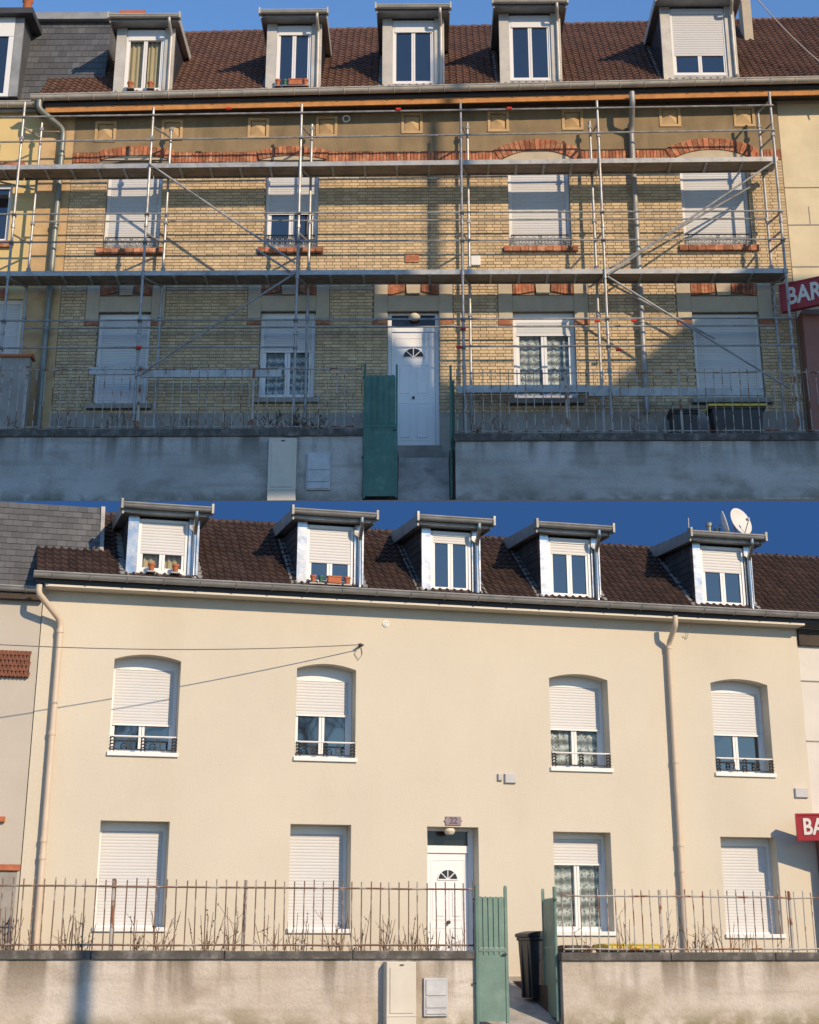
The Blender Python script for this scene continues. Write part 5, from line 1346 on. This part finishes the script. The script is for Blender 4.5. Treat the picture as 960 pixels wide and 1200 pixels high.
for px, hp, spd, n in ((8, 60, .35, 16), (36, 40, .2, 8), (75, 55, .3, 14), (95, 58, .25, 12), (158, 48, .3, 14), (188, 55, .3, 14), (240, 55, .35, 16), (270, 60, .25, 10), (318, 50, .35, 15), (352, 52, .35, 16), (395, 62, .3, 14), (420, 55, .25, 10), (452, 50, .35, 18), (482, 56, .35, 18), (505, 45, .3, 12), (535, 42, .25, 9)):
    yy = random.uniform(-2.25, -1.6); X, Z = LO.L(px, 1116, yy); top = LO.L(px, 1116 - hp * 1.05, yy)[1]
    where = 'beside the terracotta capped pillar' if px < 45 else 'under the cream downpipe' if px < 110 else 'before the wider shuttered window' if px < 200 else 'between the two shuttered windows' if px < 330 else 'before the shuttered window nearer the door' if px < 412 else 'between shuttered window and white door' if px < 500 else 'before the white door'
    shrub(LO, X, yy, -.09, top + .08, spd, n, 'bare brown shrub stems behind railing ' + where, 'dry shrubs ' + where, 10, k); k += 1
for px, hp, spd, n in ((688, 40, .3, 10), (735, 55, .3, 12), (775, 40, .25, 8), (783, 62, .2, 6), (815, 50, .3, 14), (830, 48, .25, 9), (855, 42, .3, 11), (872, 34, .25, 8), (905, 30, .25, 6)):
    yy = random.uniform(-2.2, -1.7); X, Z = LO.L(px, 1116, yy); top = LO.L(px, 1116 - hp, yy)[1]
    where = 'between gate and yellow bin lid' if px < 700 else 'beside the yellow bin lid' if px < 790 else 'under the right cream downpipe' if px < 845 else 'before the last shuttered window'
    shrub(LO, X, yy, -.09, top + .08, spd, n, 'thin bare shrub stems behind railing ' + where, 'thin shrubs ' + where, 4, k); k += 1
for px, hp, spd, n in ((10, 30, .5, 14), (75, 26, .5, 12), (135, 40, .4, 14), (150, 36, .4, 12), (205, 28, .5, 16), (225, 34, .5, 16), (262, 28, .5, 16), (285, 24, .4, 12), (560, 30, .4, 10), (585, 26, .4, 10), (745, 26, .4, 8)):
    yy = random.uniform(-1.75, -1.4); X, Z = UP.L(px, 503, yy); top = UP.L(px, 503 - hp, yy)[1]
    where = 'beside the terracotta coped party wall' if px < 40 else 'under the grey green downpipe' if px < 100 else 'before the closed ground floor shutter' if px < 180 else 'between closed and half open shutters' if px < 300 else 'right of the scaffolded white door' if px < 650 else 'under the zinc downpipe'
    shrub(UP, X, yy, -.5, top + .5, spd, n, 'withered shaded shrub under the scaffold ' + where, 'withered shrubs ' + where, 16, k); k += 1
for px, hp in ((318, 28), (345, 30), (366, 24)):
    yy = -1.5; X, Z = UP.L(px, 500, yy); top = UP.L(px, 503 - hp, yy)[1]
    shrub(UP, X, yy, -.5, top + .5, .5, 34, 'dense dark clump of shrub under the half shuttered ground floor window', 'dark shrubs under the half shuttered window', 40, k, 'evergreen'); k += 1

# bare street trees across the road, behind the camera: seen only as reflections in the window panes
def bare_tree(x, y, H, seed, label):
    rnd = random.Random(seed); h = bpy.data.objects.new('bare_tree', None); COL.objects.link(h); h.location = (x, y, -.12); tag(h, label, 'tree')
    tr = MB(); tr.tube([(0, 0, 0), (.05, 0, H * .2), (-.05, .05, H * .38)], .24, 8, r1=.17); tr.build('trunk', M['twig'], h, smooth=True)
    cr = MB()
    def grow(p, d, L_, r, lvl):
        q = p + d * L_; m_ = p.lerp(q, .5) + Vector((rnd.gauss(0, .04), rnd.gauss(0, .04), rnd.gauss(0, .03))) * L_
        cr.tube([p, m_, q], r, 5, r1=r * .65, cap=False)
        if lvl == 0: return
        for _ in range(3):
            nd = (d + Vector((rnd.gauss(0, .5), rnd.gauss(0, .5), rnd.gauss(.15, .35)))).normalized(); grow(p.lerp(q, rnd.uniform(.6, 1)), nd, L_ * rnd.uniform(.62, .8), r * .62, lvl - 1)
    for k in range(5):
        a = k * 1.26 + rnd.random(); grow(Vector((-.05, .05, H * .37)), Vector((math.cos(a) * .6, math.sin(a) * .6, .8)).normalized(), H * .2, .12, 4)
    cr.build('crown', M['twig'], h)
bare_tree(17.5, -3, 15, 3, 'leafless street tree with a forked trunk across the road from the houses')
bare_tree(9, -9, 13, 5, 'smaller leafless street tree across the road from the houses')
bare_tree(25, 4, 14, 8, 'leafless street tree standing farthest along the road opposite the bar')
